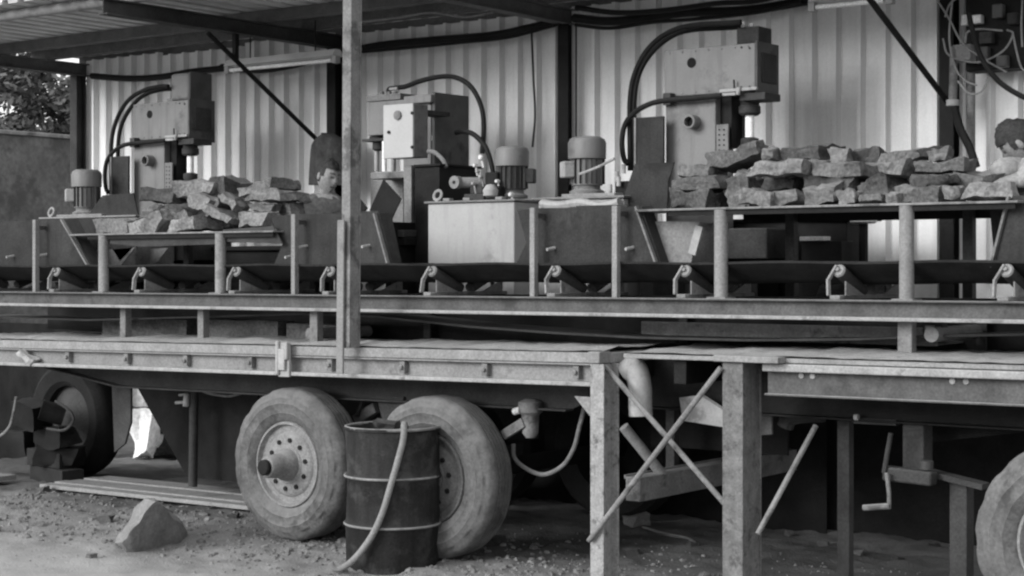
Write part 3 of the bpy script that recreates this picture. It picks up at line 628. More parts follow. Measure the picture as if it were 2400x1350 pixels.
# added dark sheeting, stands in for the shade below the deck
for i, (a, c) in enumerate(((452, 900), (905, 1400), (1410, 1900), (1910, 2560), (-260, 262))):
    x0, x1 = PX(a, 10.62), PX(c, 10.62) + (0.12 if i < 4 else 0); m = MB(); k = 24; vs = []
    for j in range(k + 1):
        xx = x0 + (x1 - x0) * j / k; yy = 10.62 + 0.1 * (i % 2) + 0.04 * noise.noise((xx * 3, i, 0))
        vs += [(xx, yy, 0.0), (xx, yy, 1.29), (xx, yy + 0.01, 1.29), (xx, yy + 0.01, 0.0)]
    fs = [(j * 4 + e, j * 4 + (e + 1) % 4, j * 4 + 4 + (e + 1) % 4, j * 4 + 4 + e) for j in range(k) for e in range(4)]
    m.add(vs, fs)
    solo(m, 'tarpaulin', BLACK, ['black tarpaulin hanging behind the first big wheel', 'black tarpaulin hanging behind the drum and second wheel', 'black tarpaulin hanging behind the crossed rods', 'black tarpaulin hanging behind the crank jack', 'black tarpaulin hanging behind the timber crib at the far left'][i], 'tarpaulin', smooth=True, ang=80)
# ------------------------------------------------------------------ conveyor
cv = thing('belt_conveyor', 'long belt conveyor with steel side channel running across both trailers', 'conveyor', (-7, 8.7, 1.35))
CX0, CX1 = PX(-90, 8.35), PX(2520, 8.35)
def railz(x): return 1.652 + (x + 11.36) * 0.0028
def railbox(mb, x0, x1, y0, y1, a, b_): return slopebox(mb, x0, x1, y0, y1, a, b_, railz)
for y, s in ((8.39, -1), (9.12, 1)):
    m = MB(); railbox(m, CX0, CX1, y, y + 0.009, -0.103, 0.0)
    ya, yb = (y - 0.05, y - 0.0005) if s < 0 else (y + 0.0095, y + 0.06)
    railbox(m, CX0, CX1, ya, yb, -0.010, 0.0); railbox(m, CX0, CX1, ya, yb, -0.103, -0.092) if s > 0 else None
    m.build('side_channel', RAILM if s < 0 else STEELD, cv, bevel=0.002)
    if s < 0: m = MB(); railbox(m, CX0, CX1, ya - 0.03, yb, -0.110, -0.090); m.build('channel_lip', LIP, cv, bevel=0.004)
# dust pan between the channels
m = MB(); railbox(m, CX0, CX1, 8.41, 8.62, -0.03, -0.012); m.build('cover_strip', STEEL, cv)
# belt, top strand
def belt_z(y):
    tt = (y - 8.43) / 0.6
    e = 0.0
    if tt < 0.36: e = 0.112 * (1 - tt / 0.36)
    elif tt > 0.64: e = 0.112 * (tt - 0.64) / 0.36
    return 0.075 + e
ys = [8.43 + 0.6 * k / 14 for k in range(15)]; nx = 60; vs = []; fs = []
def bz(x, y):
    return railz(x) + belt_z(y) + 0.012 - 0.008 * (0.5 + 0.5 * math.cos(6.28 * x))
for lay in (0, 0.013):
    for i in range(nx + 1):
        x = CX0 + (CX1 - CX0) * i / nx
        vs += [(x, y, bz(x, y) + lay) for y in ys]
n1 = len(ys); q = (nx + 1) * n1
for i in range(nx):
    for j in range(n1 - 1):
        k = i * n1 + j; fs += [(k, k + 1, k + n1 + 1, k + n1), (q + k, q + k + n1, q + k + n1 + 1, q + k + 1)]
    for j in (0, n1 - 1): k = i * n1 + j; fs.append((k, k + n1, q + k + n1, q + k))
m = MB(); m.add(vs, fs); m.build('belt', BELT, cv, smooth=True, ang=50)
# troughing idlers one metre apart
IDL = [PX(u + 12, 8.40) for u in (-70, 118, 318, 540, 760, 998, 1288, 1592, 1952, 2345)]
for x in IDL:
    z = railz(x); jj = random.Random(int(x * 100)); idl = bpy.data.objects.new('idler', None); link(idl, cv)
    m = MB(); m.bar((x, 8.36, z + 0.012), (x, 9.17, z + 0.012), 0.06, 0.022); m.build('base_bar', STEEL, idl, bevel=0.003)
    for s in (0, 1):
        Yf = (lambda y: y) if s == 0 else (lambda y: 17.46 - y + 0.035)
        m = MB(); e1 = jj.uniform(-0.012, 0.012); m.bar((x - 0.05 + e1, Yf(8.375), z + 0.02), (x - 0.05, Yf(8.385), z + 0.11), 0.012, 0.034, up=(0, 1, 0)); m.bar((x - 0.05, Yf(8.385), z + 0.105), (x - 0.005, Yf(8.40), z + 0.185), 0.012, 0.034, up=(0, 1, 0)); m.build('bracket', LIP if s == 0 else STEELD, idl, bevel=0.003)
        a = Vector((x, Yf(8.415), z + 0.155)); c = Vector((x, Yf(8.695), z + 0.045))
        m = MB(); m.cyl(a, c, 0.036, n=18); ro = m.build('roller', STEELD, idl, smooth=True)
        n = (a - c).normalized(); m = MB(); m.cyl(a + n * 0.001, a + n * 0.012, 0.037, 0.030, n=18); m.cyl(a + n * 0.011, a + n * 0.03, 0.011, n=8); m.build('end_cap', STEELP, ro, smooth=True)
        # sloping gusset seen as a pale triangle
        m = MB(); m.prism([(x + 0.04, Yf(8.40), z + 0.024), (x + 0.04, Yf(8.62), z + 0.024), (x + 0.04, Yf(8.40), z + 0.10)], (0.008, 0, 0)); m.build('gusset', STEEL, idl)
# return strand, sagging, and its rollers
def ret_pts(): return [(-90, 742), (200, 752), (430, 746), (700, 738), (880, 744), (1100, 768), (1300, 783), (1500, 794), (1750, 800), (2000, 798), (2200, 790), (2520, 785)]
pp = [P(u, v, 8.52) for u, v in ret_pts()]; vs = []; fs = []
for i, p in enumerate(pp): vs += [(p.x, 8.52, p.z), (p.x, 9.02, p.z - 0.004), (p.x, 9.02, p.z + 0.008), (p.x, 8.52, p.z + 0.012)]
for i in range(len(pp) - 1):
    for e in range(4): fs.append((i * 4 + e, i * 4 + (e + 1) % 4, i * 4 + 4 + (e + 1) % 4, i * 4 + 4 + e))
m = MB(); m.add(vs, fs); m.build('return_belt', STEELD, cv, smooth=True, ang=60)
for px in (735, 2190):
    q = P(px, 775, 8.5); m = MB(); m.cyl((q.x, 8.46, q.z - 0.02), (q.x, 9.06, q.z - 0.02), 0.04, n=14); m.build('return_roller', STEEL, cv, smooth=True)
for px, w in ((290, 0.03), (472, 0.03), (737, 0.035), (2122, 0.04)):
    x = PX(px, 8.43); f = deckL if px < 1400 else deckR; m = MB(); m.box(x - w, x + w, 8.42, 8.43, f(x) - 0.003, railz(x) - 0.104); m.box(x + w - 0.009, x + w, 8.431, 8.48, f(x) - 0.003, railz(x) - 0.105); m.build('leg', STEEL, cv, bevel=0.002)
for px in (1000, 1600, 2300):
    x = PX(px, 9.13); m = MB(); m.box(x - 0.03, x + 0.03, 9.13, 9.14, 1.3, railz(x) - 0.104); m.build('leg', STEELD, cv, bevel=0.002)
# long pale tray lying below the return strand at right
m = MB(); a, c = PX(1505, 8.85), PX(2200, 8.85); m.box(a, c, 8.85, 9.25, 1.42, 1.432); m.box(a, c, 8.838, 8.849, 1.415, 1.515); m.build('drip_tray', STEEL, cv, bevel=0.003)
m = MB(); m.cyl(P(2170, 775, 8.6), P(2215, 775, 8.6), 0.045, n=14); m.build('tail_drum', STEELD, cv, smooth=True)
m = MB(); q = P(2180, 776, 8.56); m.box(q.x - 0.025, q.x + 0.025, 8.545, 8.575, q.z - 0.03, q.z + 0.03); m.build('bearing_block', PALE, cv, bevel=0.005)
m = MB(); railbox(m, CX0, CX1, 9.2, 9.212, -0.33, -0.06); m.build('back_skirt', BLACK, cv)  # added black plate, keeps the space under the belt dark
# kerb stones lying on the deck under the conveyor
for i, (u0, v0, u1, v1) in enumerate(((232, 762, 432, 795), (478, 764, 648, 798), (665, 770, 790, 800))):
    a, c = P(u0, v1, 8.75), P(u1, v0, 8.75)
    rock('stone_beam', c.x - a.x, 0.18, c.z - a.z + 0.02, ((a.x + c.x) / 2, 8.86, deckL(a.x) - 0.004), (0, 0, 0), 60 + i, STONE, ['long grey stone beam lying under the conveyor, left of the two short legs', 'long grey stone beam lying under the conveyor, between the short legs', 'short grey stone beam under the conveyor just left of the front post'][i], 'stone beam', 'stone beams under the conveyor', rough=0.03, taper=0.02)

# ------------------------------------------------------------------ sorting tables
def table(name, label, x0, x1, z, y0, y1, legs, skirt):
    r = thing(name, label, 'table', ((x0 + x1) / 2, y0, 1.66))
    m = MB(); m.prism([(x0 - 0.1, y0 + 0.05, z), (x0 + 0.12, y0, z), (x1, y0, z), (x1 + 0.02, y1, z), (x0, y1, z)], (0, 0, 0.012)); m.build('top_plate', STEEL, r, bevel=0.002)
    m = MB(); m.box(x0 + 0.15, x1 - 0.02, y0 + 0.02, y0 + 0.028, z - 0.03, z - 0.0005); m.box(x0 + 0.15, x1 - 0.02, y1 - 0.05, y1 - 0.04, z - 0.05, z - 0.0005)
    m.build('edge_angle', BLACK, r)
    for px in legs:
        x = PX(px, y0 + 0.03); m = MB(); m.cyl((x, y0 + 0.03, railz(x) + 0.001), (x, y0 + 0.03, z - 0.001), 0.039, n=20); lg = m.build('leg', STEELP, r, smooth=True)
        m = MB(); m.box(x - 0.06, x + 0.06, y0 - 0.03, y0 + 0.09, railz(x) + 0.0005, railz(x) + 0.008); m.build('foot_plate', STEEL, lg)
        m = MB(); m.box(x - 0.03, x + 0.03, y1 - 0.1, y1 - 0.04, 1.32, z - 0.002); m.build('back_leg', STEELD, r, bevel=0.003)
    for pts in skirt:
        m = MB(); m.prism([P(u, v, y0 + 0.05) for u, v in pts], (0, 0.01, 0)); m.build('skirt_plate', STEELD, r)
    return r
TZL = PZ(243, 551, 8.4); TZR = PZ(1690, 491, 8.4)
table('sorting_table', 'left steel sorting table on pipe legs, heaped with rubble stones', PX(170, 8.4), PX(640, 8.4), TZL, 8.4, 9.35, (243, 517), [[(250, 553), (515, 546), (515, 572), (330, 578), (250, 570)], [(522, 538), (640, 530), (662, 572), (522, 566)]])
table('sorting_table', 'right steel sorting table on pipe legs, stacked with split stones', PX(1510, 8.4), PX(2385, 8.4), TZR, 8.4, 9.35, (1690, 2125), [])

# ------------------------------------------------------------------ feed chutes of dark plate
def chute(label, poly, top_y, ups, pins, Y=8.5, seam=None):
    c = P(*poly[0], Y); r = thing('feed_chute', label, 'chute', (c.x, Y, 1.66))
    pts = [P(u, v, Y) for u, v in poly]
    m = MB(); m.prism(pts, (0, 0.008, 0)); m.build('front_plate', PLATE, r)
    # side plates run back and down to the belt
    for i, j in seam or ():
        a, b_ = pts[i], pts[j]; m = MB(); m.prism([a + Vector((0, 0.009, 0)), b_ + Vector((0, 0.009, 0)), b_ + Vector((0, 0.10, 0)), a + Vector((0, 0.13, 0.01))], (0.008, 0, 0)); m.build('side_plate', PLATE, r)
        m = MB(); m.bar(a + Vector((-0.012, -0.012, 0)), b_ + Vector((-0.012, -0.012, 0)), 0.03, 0.012); m.build('edge_strip', STEEL, r)
    hi = max(p.z for p in pts); xs = [p.x for p in pts]
    m = MB(); m.prism([(min(xs) + 0.05, Y + 0.46, 1.80), (max(xs) - 0.50, Y + 0.46, 1.80), (max(xs) - 0.56, Y + 0.5, hi + 0.03), (min(xs) + 0.12, Y + 0.5, hi + 0.03)], (0, 0.008, 0)); m.build('back_plate', PLATE, r)
    for px, ty in ups:
        x = PX(px, Y - 0.09); m = MB(); m.box(x - 0.018, x + 0.018, Y - 0.105, Y - 0.097, railz(x) + 0.001, PZ(px, ty, Y - 0.1)); m.box(x + 0.010, x + 0.018, Y - 0.0965, Y - 0.065, railz(x) + 0.001, PZ(px, ty, Y - 0.1) - 0.003); m.build('upright', STEELP, r, bevel=0.002)
        m = MB(); m.bar((x + 0.014, Y - 0.066, PZ(px, ty + 20, Y)), (x + 0.014, Y, PZ(px, ty + 20, Y)), 0.02, 0.03); m.build('upright_lug', STEELD, r)
    for u, v in pins:
        q = P(u, v, Y - 0.02); m = MB(); m.cyl(q + Vector((0, 0.02, 0)), q + Vector((-0.012, -0.045, -0.01)), 0.010, n=8); m.build('pin', PALE, r, smooth=True)
    return r
chute('dark plate feed chute cut off by the left edge beside the far left motor', [(-60, 522), (150, 514), (180, 560), (212, 622), (-60, 626)], 515, [(83, 515)], [(105, 596), (28, 600)], seam=[(1, 3)])
chute('dark plate feed chute in front of the leaning man, crossed by the front post', [(635, 508), (690, 502), (884, 500), (918, 626), (640, 626), (662, 572)], 500, [(690, 502)], [(715, 576), (862, 575), (682, 600)], seam=[(2, 3)])
chute('wide dark plate feed chute right of the pale tank with two uprights', [(1212, 492), (1255, 488), (1498, 484), (1548, 626), (1206, 626), (1234, 568)], 485, [(1250, 487), (1443, 482)], [(1296, 581), (1480, 580)], seam=[(2, 3)])
chute('dark plate feed chute cut off by the right edge beside the stooping person', [(2372, 460), (2480, 452), (2480, 626), (2330, 626)], 455, [], [], seam=[(0, 3)])
# spouts below the tables
def spout(label, poly, Y, mat, strip):
    pts = [P(u, v, Y) for u, v in poly]; c = pts[0]; r = thing('stone_spout', label, 'spout', (c.x, Y, 1.7))
    m = MB(); m.prism(pts, (0, 0.008, 0)); m.build('front_plate', mat, r)
    if strip: m = MB(); a, b_ = P(*strip[0], Y - 0.02), P(*strip[1], Y - 0.02); m.bar(a, b_, 0.05, 0.015, up=(0, 1, 0)); m.build('edge_strip', PALE, r)
    m = MB(); w = pts[1] - pts[0]; m.prism([p + Vector((0, 0.35, 0)) for p in pts], (0, 0.008, 0)); m.build('back_plate', mat, r)
    return r
spout('pale tapering spout under the left end of the right table', [(1518, 518), (1640, 520), (1618, 622), (1552, 622)], 8.6, STEELP, ((1640, 530), (1622, 596)))
spout('dark pointed spout under the left end of the left table', [(165, 556), (242, 552), (242, 566), (200, 612)], 8.75, PLATE, None)
spout('grey tapering spout behind the first leg of the left table', [(190, 590), (316, 580), (282, 624), (202, 624)], 9.1, STEEL, None)
# ------------------------------------------------------------------ stone splitters (left and right are the same machine)
HOLE = M('dark_opening', 0.008, 0.1, 5, 0.9, bump=0)
def splitter(label, dx, dz, left, wing):
    Y = 9.8; D = Vector((dx, 0, dz))
    def Q(px, py, y=Y): return P(px, py, y) + D
    r = thing('stone_splitter', label, 'stone splitter', Vector((Q(1620, 480).x, 9.95, 1.34)))
    def fbox(name, u0, v0, u1, v1, y0, y1, mat, bev=0.006, ref=None):
        """box whose front face at depth y0 spans pixels u0..u1; heights measured at the left edge"""
        a, c = Q(u0, v1, y0), Q(u0, v0, y0); x1 = Q(u1, v0, y0).x
        m = MB(); m.box(a.x, x1, y0, y1, a.z, c.z); return m.build(name, mat, r, bevel=bev)
    hd = fbox('head', 1557, 119, 1770, 228, Y, Y + 0.26, MACH)
    q = Q(1770, 150); zt, zb = Q(1557, 119).z, Q(1557, 228).z
    m = MB(); m.box(q.x + 0.002, q.x + 0.018, Y - 0.004, Y + 0.29, zb - 0.03, zt + 0.012); m.build('end_plate', MACHD, r, bevel=0.004)  # shade of the head's right end put into a darker plate
    m = MB(); m.box(q.x + 0.019, q.x + 0.03, Y + 0.05, Y + 0.24, zb + 0.06, zt - 0.06); m.build('name_plate', STEELD, r, bevel=0.003)
    for fx, fz in ((0.04, 0.03), (0.10, 0.03), (0.04, 0.28), (0.10, 0.29), (0.66, 0.02)):
        p = Vector((q.x - fx, Y, zb + fz)); m = MB(); m.cyl(p + Vector((0, 0.002, 0)), p + Vector((0, -0.006, 0)), 0.007, n=6); m.build('bolt', STEELD, r)
    for k in range(7):
        for zz in (zt - 0.02, zb + 0.02):
            p = Vector((q.x - 0.05 - k * 0.1, Y, zz)); m = MB(); m.cyl(p + Vector((0, 0.002, 0)), p + Vector((0, -0.005, 0)), 0.0065, n=6); m.build('bolt', STEEL, r)
    # pin hole and boss
    p = Q(1621, 147); m = MB(); m.cyl(p + Vector((0, 0.01, 0)), p + Vector((0, -0.003, 0)), 0.034, n=24); m.build('pin_hole', HOLE, r)
    p = Q(1628, 287); m = MB(); m.lathe([(0.048, 0.0), (0.048, -0.075), (0.043, -0.08), (0.034, -0.08), (0.034, -0.01)], p, 'Y', 24); bo = m.build('boss', MACH, r, smooth=True)
    m = MB(); m.cyl(p + Vector((0, -0.011, 0)), p + Vector((0, -0.04, 0)), 0.0335, n=20); m.build('boss_bore', HOLE, bo)
    # column, its rear half, bolt strip
    a, c = Q(1560, 229), Q(1677, 229)
    m = MB(); m.box(a.x, c.x, Y, Y + 0.24, 1.36, zb - 0.002); m.build('column', MACH, r, bevel=0.006)
    m = MB(); e = Q(1722, 229, Y + 0.1).x; m.box(c.x + 0.002, e, Y + 0.06, Y + 0.22, Q(1680, 345).z, zb - 0.003); m.build('column_web', BLACK, r, bevel=0.004)
    m = MB(); m.box(c.x + 0.002, Q(1706, 290).x, Y + 0.004, Y + 0.02, Q(1680, 470).z, Q(1680, 292).z); st = m.build('bolt_strip', MACH, r, bevel=0.003)
    for k in range(8):
        for u in (1686, 1697):
            p = Q(u, 304 + k * 12, Y + 0.004); m = MB(); m.cyl(p, p + Vector((0, -0.004, 0)), 0.006, n=6); m.build('bolt', BLACK, st)
    # cylinder and ram
    p = Q(1752, 205, Y + 0.1); zt2 = zb + 0.02
    m = MB(); m.lathe([(0.05, 0.0), (0.062, -0.02), (0.062, -0.05), (0.072, -0.055), (0.072, -0.10), (0.055, -0.115)], (p.x, Y + 0.13, zb - 0.03), 'Z', 24); m.build('cylinder_gland', STEELD, r, smooth=True)
    zr = Q(1752, 322, Y + 0.13).z
    m = MB(); m.cyl((p.x, Y + 0.13, zb - 0.14), (p.x, Y + 0.13, zr), 0.030, n=20); m.build('ram', WHITE, r, smooth=True)
    m = MB(); m.lathe([(0.03, 0.0), (0.06, -0.01), (0.06, -0.05), (0.02, -0.12)], (p.x, Y + 0.13, zr), 'Z', 20); m.build('chisel_head', STEELD, r, smooth=True)
    m = MB(); m.box(p.x - 0.085, p.x - 0.06, Y + 0.18, Y + 0.22, zr - 0.02, zb - 0.1); m.build('guide_bar', STEELD, r)
    m = MB(); m.box(c.x + 0.01, p.x + 0.22, Y - 0.04, Y + 0.4, 1.9, 2.1); m.build('lower_jaw', STEELD, r, bevel=0.01)
    m = MB(); m.box(c.x + 0.01, p.x + 0.12, Y + 0.02, Y + 0.35, 1.36, 1.899); m.build('jaw_pedestal', BLACK, r, bevel=0.01)
    # valve gear along the head's lower edge
    m = MB(); m.bar(Q(1688, 214, Y - 0.03), Q(1775, 207, Y - 0.03), 0.03, 0.022); m.build('valve_bar', PALE, r, bevel=0.004)
    m = MB(); m.bar(Q(1690, 222, Y - 0.05), Q(1725, 220, Y - 0.05), 0.025, 0.018); m.cyl(Q(1729, 222, Y - 0.05), Q(1733, 205, Y - 0.05), 0.014, n=10); m.build('hose_fitting', PALE, r, smooth=True)
    m = MB(); m.box(Q(1735, 232, Y).x, Q(1795, 232, Y).x, Y - 0.01, Y + 0.2, zb - 0.06, zb - 0.012); m.build('gland_plate', STEELD, r, bevel=0.004)
    m = MB(); m.cyl(Q(1720, 187, Y - 0.03), Q(1722, 218, Y - 0.03), 0.006, n=6); m.build('lever', BLACK, r)
    m = MB(); m.box(Q(1564, 240).x, Q(1582, 240).x, Y - 0.06, Y - 0.001, Q(1564, 248).z, Q(1564, 220).z); m.build('hose_clamp', STEELD, r, bevel=0.004)
    # top block
    if left:
        a, c = Q(1697, 40, Y + 0.02), Q(1772, 40, Y + 0.02)
        m = MB(); m.box(a.x, c.x, Y + 0.02, Y + 0.24, zt + 0.002, zt + 0.235); m.build('top_housing', MACH, r, bevel=0.025)
        m = MB(); m.box(c.x + 0.002, c.x + 0.02, Y + 0.01, Y + 0.26, zt - 0.1, zt + 0.24); m.build('top_cover', MACHD, r, bevel=0.012)  # shaded right side of the housing, given as a darker cover
        m = MB(); m.bar(Vector((a.x - 0.11, Y + 0.1, zt + 0.02)), Vector((a.x - 0.001, Y + 0.1, zt + 0.02)), 0.03, 0.03); m.build('foot', STEEL, r)
        end = (1697, 66)
    else:
        a, c = Q(1726, 60, Y + 0.04), Q(1778, 60, Y + 0.04)
        m = MB(); m.box(a.x, c.x, Y + 0.04, Y + 0.22, zt + 0.002, zt + 0.115); m.build('top_housing', STEELD, r, bevel=0.008)
        for u, v in ((1742, 58), (1762, 62)):
            p = Q(u, v, Y + 0.08); m = MB(); m.cyl(p + Vector((0, 0, -0.03)), p + Vector((0, 0, 0.02)), 0.016, n=10); m.build('hose_fitting', GAUGE, r, smooth=True)
        end = (1735, 52)
    for o_, y in ((0, Y - 0.02), (10, Y + 0.08)):
        pts = [(1477 + o_, 400), (1476 + o_, 300), (1477 + o_, 230), (1487 + o_, 175), (1515 + o_, 120 + o_ * 0.6), (1560 + o_, 80 + o_ * 0.7), (1620, 60 + o_), (end[0] - 20, 54 + o_), (end[0] + 2, 52 + o_ * 0.8 if not left else end[1] - 10 + o_)]
        if left: pts = [(1477 + o_, 400), (1476 + o_, 300), (1477 + o_, 240), (1487 + o_, 190), (1512 + o_, 140 + o_ * 0.6), (1550 + o_, 100 + o_ * 0.7), (1605, 74 + o_), (1660, 62 + o_), (1697, 60 + o_)]
        m = MB(); m.tube([Q(u, v, y) for u, v in pts], 0.0185, n=10); m.build('upper_hose', RUB, r, smooth=True)
    m = MB(); m.tube([Q(u, v, Y - 0.06) for u, v in ((1472, 385), (1462, 370), (1458, 330), (1466, 290), (1490, 262), (1525, 243), (1565, 235), (1620, 231), (1692, 224))], 0.0185, n=10); m.build('lower_hose', RUB, r, smooth=True)
    # guard box and slanting wing plate on the left
    a, c = Q(1492, 392, Y - 0.1), Q(1555, 272, Y - 0.1)
    m = MB(); m.box(a.x, c.x, Y - 0.1, Y - 0.08, a.z - 0.2, c.z); m.build('guard_plate', PLATE, r, bevel=0.003)
    m = MB(); m.box(a.x - 0.014, a.x - 0.001, Y - 0.11, Y - 0.05, a.z - 0.2, c.z); m.build('guard_edge', STEELP, r)
    m = MB(); m.prism([P(u, v, 9.35) for u, v in wing], (0, 0.01, 0)); m.build('wing_plate', PLATE, r)
    m = MB(); m.box(Q(1500, 480, 9.36).x, Q(1530, 480, 9.36).x, 9.361, 9.75, 1.36, 2.12); m.build('wing_stay', STEELD, r)
    return r
splitter('stone splitter with plain head and dark top fittings behind the right stone pile', 0, 0, False, [(1488, 384), (1580, 380), (1566, 425), (1562, 500), (1448, 502)])
dxl = PX(312, 9.8) - PX(1557, 9.8)
splitter('stone splitter with a tall rounded top housing at the left behind the rubble pile', dxl, -0.055, True, [(240, 458), (312, 452), (322, 500), (320, 545), (172, 552)])

# ------------------------------------------------------------------ middle splitter, turned the other way
ms = thing('stone_splitter', 'middle stone splitter half hidden behind the pale control cabinet', 'stone splitter', Vector((PX(960, 9.9), 9.95, 1.33)))
def fb(name, u0, v0, u1, v1, y0, y1, mat, bev=0.005, parent=ms, z0=None):
    a, c = P(u0, v1, y0), P(u0, v0, y0); x1 = PX(u1, y0); m = MB(); m.box(a.x, x1, y0, y1, z0 if z0 is not None else a.z, c.z); return m.build(name, mat, parent, bevel=bev)
fb('head', 862, 240, 1008, 318, 9.85, 10.15, MACH)
fb('head_lid', 858, 224, 938, 239, 9.87, 10.05, STEEL)
fb('top_block', 946, 226, 1010, 244, 9.8, 10.1, MACH)
fb('frame_column', 945, 250, 1010, 400, 9.84, 9.849, MACH)
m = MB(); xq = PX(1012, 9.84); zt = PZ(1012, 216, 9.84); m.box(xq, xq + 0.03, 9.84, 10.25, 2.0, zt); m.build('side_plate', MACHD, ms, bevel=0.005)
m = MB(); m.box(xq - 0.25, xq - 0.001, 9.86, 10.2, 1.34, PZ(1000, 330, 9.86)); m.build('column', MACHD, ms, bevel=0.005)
fb('base_body', 972, 392, 1030, 690, 9.45, 9.9, BLACK, z0=1.34)
fb('base_lid', 968, 386, 1032, 392, 9.43, 9.92, BLACK)
fb('front_leg', 946, 388, 964, 690, 9.5, 9.56, STEELP, z0=1.34)
fb('work_plate', 868, 404, 962, 420, 9.6, 9.84, STEEL)
fb('back_panel', 868, 422, 945, 540, 9.84, 9.86, STEELP)
fb('ledge', 880, 540, 945, 556, 9.3, 9.5, STEELD); fb('ledge_box', 895, 557, 950, 575, 9.32, 9.6, BLACK)
p = P(888, 320, 9.95)
m = MB(); m.lathe([(0.075, 0.0), (0.075, -0.03), (0.05, -0.04), (0.05, -0.10), (0.035, -0.11)], p, 'Z', 20); m.build('cylinder_gland', STEELD, ms, smooth=True)
for u, y, rr in ((901, 9.8, 0.018), (883, 9.95, 0.02), (922, 9.95, 0.02)):
    p = P(u, 368, y); m = MB(); m.cyl(p + Vector((0, 0, 0.12)), p + Vector((0, 0, -0.11)), rr, n=14); m.build('ram', WHITE if u == 901 else PALE, ms, smooth=True)
m = MB(); p = P(888, 322, 9.9); m.box(p.x - 0.14, p.x + 0.1, 9.86, 9.98, p.z - 0.03, p.z - 0.01); m.build('gland_plate', STEELD, ms)
for u in (895, 912, 926):
    p = P(u, 224, 9.9); m = MB(); m.cyl(p, p + Vector((0, 0, 0.03)), 0.02, n=8); m.build('fitting', STEEL, ms, smooth=True)
m = MB(); m.tube([P(*q, 9.9) for q in ((912, 224), (911, 210), (925, 206), (950, 203), (985, 190), (1030, 180), (1070, 182), (1105, 205), (1128, 250), (1134, 300), (1130, 360))], 0.019, n=10); m.build('upper_hose', RUB, ms, smooth=True)
m = MB(); m.cyl(P(914, 209, 9.88), P(932, 207, 9.88), 0.013, n=8); m.build('hose_fitting', PALE, ms, smooth=True)
m = MB(); m.tube([P(*q, 9.8) for q in ((1068, 311), (1085, 308), (1110, 315), (1138, 345), (1152, 385), (1158, 420))], 0.019, n=10); m.build('lower_hose', RUB, ms, smooth=True)
m = MB(); m.tube([P(*q, 9.5) for q in ((1003, 355), (1020, 358), (1038, 375), (1046, 392))], 0.016, n=8); m.build('cable_loop', STEEL, ms, smooth=True)
# dark diamond deflector plates
m = MB(); m.prism([P(898, 421, 9.2), P(939, 466, 9.2), P(918, 512, 9.2), P(920, 560, 9.2), P(895, 560, 9.2), P(866, 492, 9.2)], (0, 0.012, 0)); m.build('deflector_plate', BLACK, ms)
m = MB(); m.prism([P(820, 450, 9.2), P(838, 460, 9.2), P(860, 488, 9.2), P(850, 500, 9.2), P(815, 500, 9.2)], (0, 0.012, 0)); m.build('deflector_plate', BLACK, ms)
m = MB(); m.box(PX(905, 9.22), PX(915, 9.22), 9.213, 9.5, 1.34, PZ(905, 520, 9.2)); m.build('deflector_stay', BLACK, ms)

cb = thing('control_cabinet', 'white control cabinet with a round knob hung on the middle splitter', 'control cabinet', Vector((PX(934, 9.4), 9.45, PZ(934, 375, 9.4))))
a, c = P(900, 371, 9.4), P(968, 246, 9.4); zt = PZ(900, 248, 9.4)
m = MB(); m.box(a.x, c.x, 9.415, 9.57, a.z, zt); m.build('cabinet_box', MACH, cb, bevel=0.006)
m = MB(); m.box(a.x - 0.004, c.x + 0.003, 9.395, 9.414, a.z - 0.004, zt + 0.004); dr = m.build('door', CAB, cb, bevel=0.005)
p = P(932, 270, 9.39); m = MB(); m.lathe([(0.034, 0.006), (0.034, -0.008), (0.028, -0.012), (0.0001, -0.012)], p, 'Y', 24); m.build('knob', STEEL, dr, smooth=True)
for u, v in ((912, 310), (967, 265), (967, 345)):
    p = P(u, v, 9.394); m = MB(); m.cyl(p, p + Vector((0, -0.01, 0)), 0.012, n=12); m.build('lock' if u == 912 else 'hinge', BLACK, dr)
m = MB(); m.box(a.x + 0.1, c.x - 0.02, 9.571, 9.848, zt - 0.06, zt - 0.03); m.build('mounting_arm', STEELD, cb)

# ------------------------------------------------------------------ hydraulic power units
def motor(r, base, s, box_side, parentname='motor'):
    """upright electric motor on a flange; s scales it"""
    x, y, z = base
    m = MB(); m.lathe([(0.12 * s, 0), (0.12 * s, 0.02 * s), (0.09 * s, 0.035 * s), (0.09 * s, 0.06 * s)], base, 'Z', 24); fl = m.build('motor_foot', STEEL, r, smooth=True)
    m = MB(); m.lathe([(0.105 * s, 0.061 * s), (0.105 * s, 0.24 * s)], base, 'Z', 28); mo = m.build(parentname, MACH if box_side < 0 else STEELD, r, smooth=True)
    for k in range(18):
        an = 2 * math.pi * k / 18; d = Vector((math.cos(an), math.sin(an), 0)); m = MB(); m.bar(Vector((x, y, z + 0.07 * s)) + d * 0.112 * s, Vector((x, y, z + 0.235 * s)) + d * 0.112 * s, 0.018 * s, 0.005, up=d.cross(Vector((0, 0, 1)))); m.build('cooling_fin', MACH if k % 6 == 0 else STEELD, mo)
    m = MB(); m.lathe([(0.118 * s, 0.235 * s), (0.128 * s, 0.24 * s), (0.130 * s, 0.345 * s), (0.118 * s, 0.372 * s), (0.09 * s, 0.388 * s), (0.0001, 0.392 * s)], base, 'Z', 32); m.build('fan_cover', MACH, mo, smooth=True)
    dx = Vector((-0.6, -0.8, 0)) if box_side < 0 else Vector((0.9, 0.43, 0)); q = Vector((x, y, z + 0.165 * s)) + dx * 0.14 * s; sd = Vector((-dx.y, dx.x, 0))
    m = MB(); m.obox(q, dx * 0.04 * s, sd * 0.05 * s, Vector((0, 0, 0.055 * s))); m.build('terminal_box', PALE if box_side < 0 else STEELD, mo, bevel=0.01)
